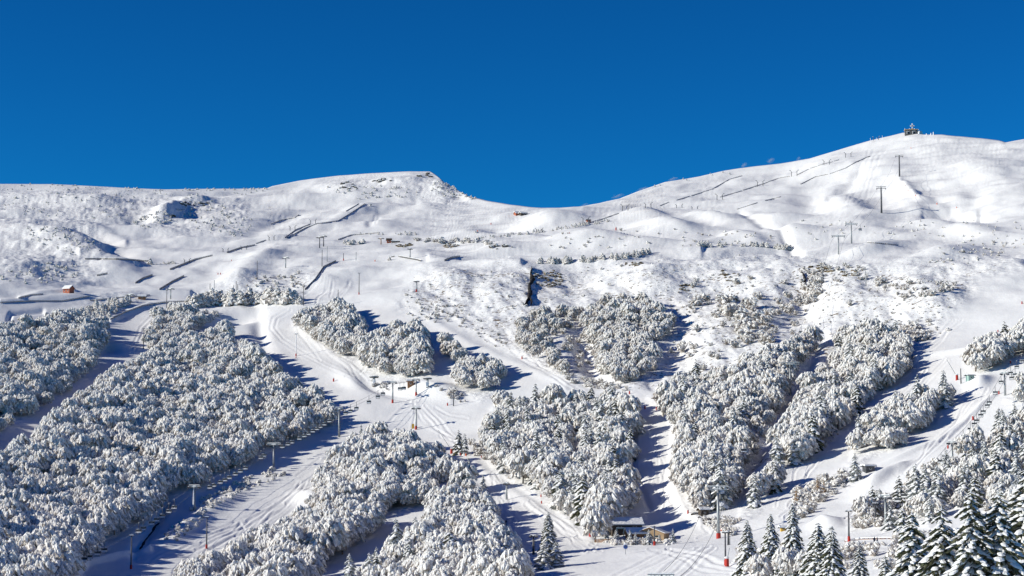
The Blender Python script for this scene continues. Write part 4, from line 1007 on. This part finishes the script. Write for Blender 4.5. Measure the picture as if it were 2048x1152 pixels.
house(1940,760,'green_cabin','small grey green box cabin under the wood at the right edge','cabin',2.2,2,1.5,.2,0.3,GREENP,DARKST,.15,1)
house(1566,1062,'cabin','small yellow trimmed cabin half hidden by the third foreground spruce','cabin',1.2,1.2,.8,.2,0.1,YELLOW,DARKST,True,1)
# bullwheel station
for (u, v, lb, sc) in ((855,775,'snow-caked bullwheel mast right of the brown lift cabin',1.0),(748,773,'snow-caked machine frame of the lift station under the round wood',1.1)):
    p = hit(u, v); t = empty('bullwheel_station', p, 0.1, lb, 'lift machinery'); t.scale = (sc,)*3
    b = MB(); b.box((0,0,1.6), (1.2,1.0,3.6), 0, 0, .8); b.build('column', STEEL, t)
    b = MB(); b.tube((0,0,3.5), (0,0,3.7), 1.8, 1.8, 18); b.box((0,0,3.9), (3.9,.8,.25)); b.build('bullwheel', DARKST, t)
    b = MB(); b.blob((0,0,4.1), (2.0,1.4,.3), 12, 5, .1); b.blob((-.1,-.5,1.6), (.7,.4,1.5), 8, 6, .15); b.build('snow_cap', SNOW, t)
t = empty('yellow_box', hit(826,857), 0, 'small yellow box at the foot of the tower on the open middle piste', 'box')
MB().box((0,0,.9), (.9,.8,1.9)).build('housing', YELLOW, t); MB().box((0,0,1.95), (.95,.85,.22), 0, 0, .8).build('snow_cap', SNOW, t)
# round sign
t = empty('round_sign', hit(1251,1109), 0, 'oval blue and white sign with a snow cap on the lower flat piste', 'sign')
MB().tube((0,0,-.4), (0,0,1.4), .08, n=6).build('post', STEEL, t)
b = MB(); b.tube((0,.06,2.0), (0,-.06,2.0), .72, n=20); o = b.build('disc', WHITE, t)
b = MB(); b.tube((0,-.06,1.95), (0,-.10,1.95), .52, n=18); b.build('disc_field', BLUE, t)
b = MB(); b.tube((0,-.10,2.15), (0,-.13,2.15), .2, n=12); b.build('emblem', DARKST, t)
MB().blob((0,0,2.72), (.6,.3,.22), 10, 5, .1).build('snow_cap', SNOW, t)

# summit hut and cross
p = hit(1822,269); S = dist(p)/F
t = empty('summit_hut', Vector((p.x, p.y, p.z-1.2)), -0.1, 'grey stone summit hut with flat tan roof and two dark windows', 'building')
W = 24*S; Hh = 11*S
MB().box((0,0,Hh/2-1), (W,6,Hh+2)).build('wall', STONE, t)
MB().box((0,-.2,Hh+.25), (W+1.0,7.2,.5)).build('roof', ROOFT, t)
b = MB(); b.box((1.0,.6,Hh+1.1), (W*.5,4,1.3), 0, 0, .3); b.build('roof_lantern', ROOFT, t)
for x in (-W*.24, W*.22):
    f = MB().box((x,-3.02,Hh*.52), (W*.27,.12,Hh*.56)).build('window_frame', WHITE, t); MB().box((x+.15,-3.1,Hh*.48), (W*.21,.1,Hh*.48)).build('pane', GLASS, f)
b = MB(); b.blob((W*.62,-1.2,Hh*.45), (W*.17,2.4,Hh*.55), 10, 6, .2); b.blob((W*.8,.5,Hh*.35), (W*.2,2.2,Hh*.5), 10, 6, .2); b.blob((W*.5,-2.5,0), (W*.5,2,Hh*.25), 10, 5, .2)
for x in (-W*.5, -W*.12, W*.30, W*.62): b.blob((x,0,Hh+1.0+(x > W*.5)*-1.0), (.35,.35,1.0), 6, 5, .2)
b.build('snow_drift', SNOW, t)
t = empty('summit_cross', Vector((p.x+1.5, p.y+1.0, p.z+Hh-1.0)), 0, 'snow-encrusted white cross standing on the summit hut roof', 'cross')
b = MB(); b.box((0,0,2.7), (.85,.8,6.2)); b.box((0,0,4.1), (3.5,.8,.85))
for q in ((0,0,5.8),(-1.6,0,4.1),(1.6,0,4.1),(.1,0,.6)): b.blob(q, (.5,.5,.55), 8, 6, .2)
b.build('shaft', SNOW, t)
for i, (u, v, lb) in enumerate([(1853,270,'left'),(1862,269,'middle'),(1867,268,'tallest')]):
    pole(u, v+1, v-3-(i == 2)*2, lb+' of three snowy posts on the ridge right of the summit hut', None, True, False, 'frosted_post', SNOW, 'post', .5)

# ------------------------------------------------------------------ people
def person(u, v, label, h=1.75, lean=0.0):
    p = hit(u, v); me = bpy.data.meshes.new('person')
    V = [(0,0,.95),(0,0,1.2),(0,0,1.42),(0,0,1.53),(0,-.01,1.66),(0,-.01,1.74),(-.2,0,1.42),(-.30,-.05,1.15),(-.28,-.28,1.0),(.2,0,1.42),(.30,-.05,1.15),(.28,-.28,1.0),
         (-.11,0,.88),(-.13,-.08,.5),(-.14,.0,.06),(-.14,-.16,.04),(.11,0,.88),(.13,-.08,.5),(.14,.0,.06),(.14,-.16,.04)]
    E = [(0,1),(1,2),(2,3),(3,4),(4,5),(2,6),(6,7),(7,8),(2,9),(9,10),(10,11),(0,12),(12,13),(13,14),(14,15),(0,16),(16,17),(17,18),(18,19)]
    me.from_pydata(V, E, []); o = bpy.data.objects.new('person', me); col.objects.link(o)
    k = o.modifiers.new('skin', 'SKIN'); R_ = [.17,.16,.18,.07,.12,.09,.09,.065,.05,.09,.065,.05,.12,.08,.06,.05,.12,.08,.06,.05]
    for i, r in enumerate(R_): me.skin_vertices[0].data[i].radius = (r, r*.85)
    me.skin_vertices[0].data[0].use_root = True; o.modifiers.new('sub', 'SUBSURF').levels = 1
    me.materials.append(JACK); o.location = p; o.rotation_euler = (0, 0, u*.7 % 6); o.scale = (h/1.78,)*3; tag(o, label, 'person')
    return o
person(1012,1051,'person in dark clothes standing alone in the blue shade of the middle piste')
person(1749,1090,'person in dark clothes standing left of another on the flat road')
person(1755,1091,'person in dark clothes standing right of another on the flat road')

# ------------------------------------------------------------------ rocks
def outcrop(u, v, wpx, hpx, n, label, m=ROCK, seed=0):
    r = random.Random(seed); mb = MB()
    for k in range(n):
        a = r.uniform(0, 6.28); q = sqrt(r.random()); p = hit(u+cos(a)*q*wpx/2, v+sin(a)*q*hpx/2)
        s = px2m(p, r.uniform(2.2, 4.5))
        mb.blob((p.x, p.y, p.z+s*.15), (s*r.uniform(.8,1.5), s*r.uniform(.6,1.0), s*r.uniform(.45,.8)), 6, 5, .32, 0, r)
        if r.random() < .8: mb.blob((p.x+.2*s, p.y+.15*s, p.z+s*.72), (s*1.05, s*.8, s*.22), 7, 4, .25, 1, r)
    tag(mb.build('rock_outcrop', [m, SNOW]), label, 'rock', None, 'stuff')
outcrop(1096,558,60,34,60,'large brown rock outcrop right of the black rock cleft',ROCK,1)
outcrop(903,493,30,9,16,'brown rocks below the row of frosted bushes on the middle bench',ROCK,2)
outcrop(808,492,36,7,14,'small brown rocks on the bench right of the kiosk',ROCK,3)
outcrop(1265,529,44,9,18,'brown rocks just under the row of small frosted conifers',ROCK,4)
outcrop(1640,540,60,16,30,'greenish brown rocks in the scrub above the bowl at right',ROCK,5)
outcrop(1700,548,40,14,20,'brown rocks below the twin bench towers',ROCK,6)
outcrop(1455,552,46,22,18,'scattered brown stones in the middle of the bright bowl',ROCK,7)
outcrop(1370,575,36,16,14,'scattered brown stones in the bowl above the wood',ROCK,8)
outcrop(345,433,14,5,7,'brown rock at the tip of the left knoll',ROCK,9)
outcrop(1540,660,16,30,12,'dark brown rocks beside the gap in the bowl trees',ROCK,10)
outcrop(1000,495,50,8,14,'dark rocks in shade at the edge of the middle bench',STONE,11)
outcrop(390,408,60,10,16,'grey rocks along the shaded side of the left knoll',STONE,12)
outcrop(700,372,50,16,9,'grey rocks in the left cliff of the table mountain',STONE,13)
outcrop(850,352,34,9,6,'grey rocks under the flat top of the table mountain',STONE,14)
outcrop(765,362,40,8,6,'grey rocks in the right cliff of the table mountain',STONE,15)
outcrop(1425,1040,40,8,16,'dark boulders with snow caps behind the tallest tower',ROCKD,16)
outcrop(1400,1030,30,12,10,'dark boulders under the trees by the half hidden hut',ROCKD,17)
def cleft(pts, label, seed=1):
    r = random.Random(seed); mb = MB()
    Q = []
    for (a, b, w0), (c, d, w1) in zip(pts, pts[1:]):
        n = max(2, int(abs(d-b)/2.5))
        for k in range(n): Q.append((a+(c-a)*k/n+r.uniform(-.8,.8), b+(d-b)*k/n, (w0+(w1-w0)*k/n)*r.uniform(.7,1.3)))
    Q.append(pts[-1]); vs = []
    for u, v, w_ in Q:
        l, c, rr = hit(u-w_/2, v), hit(u, v), hit(u+w_/2, v)
        for p, dz in ((l, -.3), (l, .7), (c, 1.3), (rr, .8), (rr, -.3)): vs.append((p.x, p.y, p.z+dz))
    n = len(Q); fs = []
    for i in range(n-1):
        for j in range(4): fs.append((i*5+j, i*5+j+1, (i+1)*5+j+1, (i+1)*5+j))
    mb.add(vs, fs); tag(mb.build('rock_cleft', ROCKD), label, 'rock')
cleft([(1064,536,1),(1061,550,4),(1066,560,8),(1059,572,5),(1060,587,9),(1057,598,5),(1050,612,2.5)],'black jagged rock cleft running down the bright bowl',1)
cleft([(1059,596,4),(1063,604,3.5),(1062,612,1.5)],'short black spur at the foot of the rock cleft',2)
cleft([(1063,622,1),(1060,632,2),(1062,642,1)],'thin dark rock streak below the cleft',4)
cleft([(1606,548,2),(1610,560,4),(1608,572,3)],'short dark rock cleft in the scrub at right',3)
# brook in the shade
mb = MB(); r = random.Random(8)
for pts in ([(320,1046),(309,1052),(306,1062),(296,1072),(289,1082),(286,1092),(277,1099)],):
    Q = [hit(u+r.uniform(-1,1), v) for u, v in pts]; vs = []
    for q in Q: vs += [(q.x-.45, q.y, q.z+.03), (q.x+.45, q.y, q.z+.03)]
    mb.add(vs, [(2*i, 2*i+1, 2*i+3, 2*i+2) for i in range(len(Q)-1)])
tag(mb.build('brook', ROCKD), kind='structure')

# ------------------------------------------------------------------ scrub and small bushes
def shrub_mesh(seed, kind):
    rnd = random.Random(seed); mb = MB()
    if kind == 'twiggy':
        for k in range(46):
            t = rnd.uniform(0, 6.28); e = rnd.uniform(.25, 1.0)
            spike(mb, (0, 0, 0), (cos(t)*e*.75, sin(t)*e*.75, rnd.uniform(.25, 1.0)), .045, 1, rnd)
        for k in range(13):
            t = rnd.uniform(0, 6.28); q = rnd.uniform(0, .6); a = rnd.uniform(.10, .22)
            tuft(mb, (cos(t)*q, sin(t)*q, rnd.uniform(.3, .9)), (cos(t), sin(t)), a, a*1.6, rnd)
    elif kind == 'lump':
        for k in range(9):
            t = rnd.uniform(0, 6.28); q = rnd.uniform(0, .45); a = rnd.uniform(.2, .36)
            tuft(mb, (cos(t)*q, sin(t)*q, rnd.uniform(.2, .7)), (cos(t), sin(t)), a, a*1.4, rnd)
    else:
        for k in range(20):
            f = (k+.5)/20; t = k*2.4; q = .30*(1-f)+.03; a = .20*(1-f*.6)
            tuft(mb, (cos(t)*q, sin(t)*q, .12+f*.85), (cos(t), sin(t)), a, a*1.5, rnd)
    return mb.mesh('frosted_bush', [FROST, TWIG])
SRC = []
for i, (kind, u, v, hp, lb) in enumerate([('twiggy',1395,612,22,'twiggy frosted bush alone in the bowl right of the wood'),('twiggy',1365,705,26,'twiggy frosted bush on the bright ridge right of the bowl wood'),
        ('twiggy',1700,612,14,'twiggy bush on the bright slope above the long right wood'),('lump',740,412,6,'round white bush under the table mountain'),('lump',952,466,6,'round white bush left of the saddle'),
        ('cone',300,529,14,'small white cone-shaped frosted fir on the left bench'),('cone',779,521,9,'small white frosted fir on the middle bench'),('cone',1459,349,5,'tiny white frosted fir just under the skyline of the mount')]):
    p = hit(u, v); o = bpy.data.objects.new('frosted_bush', shrub_mesh(600+i, kind)); col.objects.link(o)
    o.location = p; s = px2m(p, hp); o.scale = (s,)*3; tag(o, lb, 'bush'); SRC.append(o)
KIND = {'twiggy': (0, 1, 2), 'lump': (3, 4), 'cone': (5, 6, 7), 'mix': (0, 1, 2, 3, 4), 'white': (3, 4, 5)}
def scrub(name, areas, label):
    r = random.Random(len(label)); pts = []
    for kind, geo, n, s0, s1 in areas:
        k = 0; tries = 0
        closed = kind[0] == 'P'; kd = KIND[kind[1:]]
        while k < n and tries < n*12:
            tries += 1
            if closed:
                us = [g[0] for g in geo]; vv = [g[1] for g in geo]; u = r.uniform(min(us), max(us)); v = r.uniform(min(vv), max(vv))
                if not inpoly(np.array(u), np.array(v), geo): continue
            else:
                q = r.random()*(len(geo)-1); i = int(q); f = q-i; u = geo[i][0]*(1-f)+geo[i+1][0]*f+r.uniform(-4, 4); v = geo[i][1]*(1-f)+geo[i+1][1]*f+r.uniform(-2.5, 2.5)
            p = hit(u, v); s = px2m(p, r.uniform(s0, s1)*r.uniform(.7, 1.1)); k += 1
            pts.append((p.x, p.y, p.z-.03*s, s, r.uniform(0, 6.28), r.choice(kd)))
    instancer(name, pts, SRC, label, 'scrub')
scrub('bowl_scrub', [
 ('Pmix', [(960,545),(1060,545),(1250,525),(1560,505),(1700,545),(1900,560),(1900,640),(1700,650),(1560,660),(1400,700),(1330,600),(1180,592),(1040,615),(900,650),(830,640),(800,585)], 380, 2, 6),
 ('Ptwiggy', [(1345,560),(1560,540),(1660,650),(1560,690),(1500,720),(1390,745),(1335,700),(1370,650)], 60, 6, 20),
 ('Ptwiggy', [(1430,610),(1480,600),(1530,640),(1545,690),(1500,700),(1470,660)], 42, 16, 30),
 ('Ptwiggy', [(1550,600),(1640,565),(1650,595),(1580,630),(1530,650)], 45, 8, 20),
 ('Ptwiggy', [(1590,530),(1720,530),(1740,560),(1600,570)]  , 40, 6, 12),
 ('Ptwiggy', [(1740,560),(1910,570),(1900,600),(1760,600)], 40, 8, 14),
 ('Ptwiggy', [(1140,600),(1180,640),(1190,720),(1160,740),(1120,690)], 26, 10, 18),
 ('Pmix', [(880,600),(960,640),(1030,700),(1000,700),(900,650),(820,640),(800,600)], 70, 3, 9),
 ('Pmix', [(1700,640),(1860,640),(1900,660),(1850,690),(1780,660)], 50, 5, 12),
 ('Pmix', [(500,560),(600,545),(620,560),(580,600),(480,600)], 60, 4, 9),
 ('Pmix', [(1860,495),(2048,480),(2048,500),(1900,540),(1850,530)], 60, 3, 7),
 ('Ptwiggy', [(1820,650),(1865,670),(1850,690),(1800,670)], 24, 12, 20)], 'brown twigs and frosted bushes scattered over the bright bowl')
scrub('bench_scrub', [
 ('Lcone', [(1078,525),(1130,526),(1200,520),(1255,514),(1300,508)], 75, 8, 14),('Lcone', [(1400,492),(1450,492),(1500,490),(1560,496),(1590,500)], 45, 8, 13),
 ('Lmix', [(830,482),(870,484),(900,486),(960,484),(1000,496)], 50, 6, 11),('Lcone', [(1024,470),(1100,462),(1160,451),(1178,448)], 60, 4, 7),('Lcone', [(960,476),(1024,470)], 20, 3, 6),
 ('Lcone', [(380,618),(420,608),(480,610),(540,604),(600,606)], 110, 18, 34),('Lcone', [(1190,449),(1215,440)], 14, 4, 6),('Lcone', [(720,468),(800,468),(830,468)], 22, 3, 6),
 ('Lcone', [(310,529),(350,526)], 14, 3, 6),('Lwhite', [(690,488),(720,486),(732,488)], 16, 5, 9)], 'rows of small frosted bushes and firs on the benches of the slope')
scrub('verge_scrub', [
 ('Pcone', [(130,640),(190,612),(260,603),(215,640),(205,655)], 110, 9, 18),('Plump', [(0,650),(120,632),(150,640),(0,668)], 60, 8, 16),
 ('Pwhite', [(380,620),(450,625),(410,650),(380,648)], 34, 8, 14),('Pwhite', [(375,1015),(430,985),(500,952),(560,938),(570,952),(500,977),(430,1012),(392,1058)], 110, 6, 12),
 ('Pmix', [(320,1075),(370,1035),(390,1060),(350,1085)], 30, 5, 10),('Pmix', [(745,762),(790,775),(780,785),(740,772)], 14, 6, 10),
 ('Pmix', [(870,770),(930,790),(930,810),(880,790)], 20, 7, 14),('Pmix', [(1120,745),(1260,778),(1250,785),(1140,770)], 50, 6, 12),
 ('Ptwiggy', [(940,890),(975,905),(975,925),(950,915)], 14, 10, 18),('Pmix', [(1270,1075),(1300,1082),(1330,1088),(1270,1088)], 12, 8, 14),
 ('Pmix', [(1400,1040),(1480,1040),(1470,1075),(1440,1068),(1410,1050)], 50, 7, 14),('Ptwiggy', [(1690,1010),(1790,1000),(1800,1050),(1700,1064)], 40, 16, 34),
 ('Pmix', [(1590,985),(1700,945),(1700,965),(1620,1030),(1590,1050)], 70, 10, 22),('Ptwiggy', [(1800,960),(1960,900),(2048,850),(2048,1040),(1900,1020),(1800,1040)], 130, 14, 30),
 ('Ptwiggy', [(1480,1110),(1700,1105),(2048,1080),(2048,1152),(1480,1152)], 60, 22, 46),
 ('Pmix', [(1790,1085),(2048,1075),(2048,1130),(1790,1130)], 40, 16, 34),
 ('Pmix', [(1660,845),(1700,860),(1640,910),(1620,910)], 16, 6, 12),('Pmix', [(1215,1085),(1350,1085),(1350,1091),(1215,1091)], 24, 8, 14)], 'low frosted bushes along the verges of the woods and pistes')
scrub('ridge_scrub', [
 ('Pwhite', [(350,415),(420,400),(520,440),(480,475),(400,465)], 110, 3, 6),('Pwhite', [(50,450),(140,455),(215,500),(150,512),(60,480)], 90, 3, 6),
 ('Pwhite', [(0,375),(530,382),(470,395),(330,400),(250,440),(0,430)], 150, 2, 5),('Pwhite', [(250,445),(330,410),(345,440),(290,460)], 50, 3, 7),
 ('Lwhite', [(0,369),(200,375),(330,381),(450,379),(535,378)], 60, 2.5, 4.5),('Pwhite', [(870,362),(900,365),(945,398),(900,396),(860,385)], 50, 3, 6),
 ('Pwhite', [(650,375),(800,370),(860,395),(700,400)], 60, 3, 6),('Pwhite', [(0,540),(150,520),(160,560),(0,575)], 60, 4, 8),('Lwhite', [(930,392),(952,400)], 6, 5, 7),
 ('Pmix', [(1100,470),(1350,450),(1560,470),(1560,490),(1100,500)], 60, 3, 7),('Pwhite', [(1560,440),(2048,440),(2048,490),(1700,480),(1560,480)], 70, 3, 6),
 ('Lcone', [(1310,374),(1400,355),(1455,342)], 8, 3, 4.5)], 'small white snow-plastered bushes and boulders on the high ridges')
# rusty larches
lar = [conifer_meshes(700+i, H=11, R=1.6, tiers=13, per=7, lobes=2, needle=LARCH, snow=.25) for i in range(2)]
for i, (u, v, h, lb) in enumerate([(1957,958,36,'rust-coloured larch in the middle of the lower right wood'),(2013,938,34,'rust-coloured larch near the right picture edge'),(1990,985,34,'rusty larch behind the foreground spruces at right'),
        (1635,990,44,'pale rusty larch on the verge between the lower right pistes'),(1593,1012,44,'rusty larch behind the third foreground spruce'),(1648,985,30,'small rusty larch right beside the pale one on the verge')]):
    p = hit(u, v); make_tree('larch', lar[i % 2], (p.x, p.y, p.z-.2), i*1.3, px2m(p, h)/11.3, lb, 'larch', None)

# ------------------------------------------------------------------ snow blown off the ridge
def plume_mat():
    m = bpy.data.materials.new('blown_snow'); m.use_nodes = True; n = m.node_tree; n.nodes.clear(); L = n.links.new
    o = n.nodes.new('ShaderNodeOutputMaterial'); v = n.nodes.new('ShaderNodeVolumePrincipled'); v.inputs['Color'].default_value = (.95,.96,1,1); v.inputs['Anisotropy'].default_value = 0.0
    tc = n.nodes.new('ShaderNodeTexCoord'); ln = n.nodes.new('ShaderNodeVectorMath'); ln.operation = 'LENGTH'; L(tc.outputs['Object'], ln.inputs[0])
    r = n.nodes.new('ShaderNodeMapRange'); r.inputs[1].default_value = 0.95; r.inputs[2].default_value = 0.1; r.inputs[3].default_value = 0; r.inputs[4].default_value = .16; L(ln.outputs['Value'], r.inputs[0])
    t = n.nodes.new('ShaderNodeTexNoise'); t.inputs['Scale'].default_value = 1.7; t.inputs['Detail'].default_value = 3; L(tc.outputs['Object'], t.inputs[0])
    q = n.nodes.new('ShaderNodeMapRange'); q.inputs[1].default_value = .42; q.inputs[2].default_value = .62; L(t.outputs[0], q.inputs[0])
    k = n.nodes.new('ShaderNodeMath'); k.operation = 'MULTIPLY'; L(r.outputs[0], k.inputs[0]); L(q.outputs[0], k.inputs[1]); L(k.outputs[0], v.inputs['Density']); L(v.outputs[0], o.inputs['Volume'])
    return m
PM = plume_mat()
for i, (u, v, a, b_, lb) in enumerate([(1488,330,8,5,'small puff of blown snow on the skyline of the mount'),(1541,321,10,6,'brightest puff of blown snow on the skyline below the summit'),(1345,358,13,4,'thin streak of blown snow on the rising skyline'),
        (1285,378,15,4,'streak of blown snow low on the rising skyline'),(1235,392,16,4,'faint streak of blown snow just above the saddle'),(1168,410,10,3,'lowest wisp of blown snow at the saddle'),(1597,317,5,4,'tiny wisp of blown snow nearest the summit')]):
    p = hit(u, v+5); d = ray(u, v); q = Vector(d*p.y/d[1])
    bm = MB().blob((0,0,0), (1,1,1), 14, 9, 0.0); o = bm.build('blown_snow', PM); o.location = q; s = dist(q)/F
    o.scale = (a*s, 6, b_*s); o.rotation_euler = (0, -0.25, 0); tag(o, lb, 'blown snow', None, 'stuff')
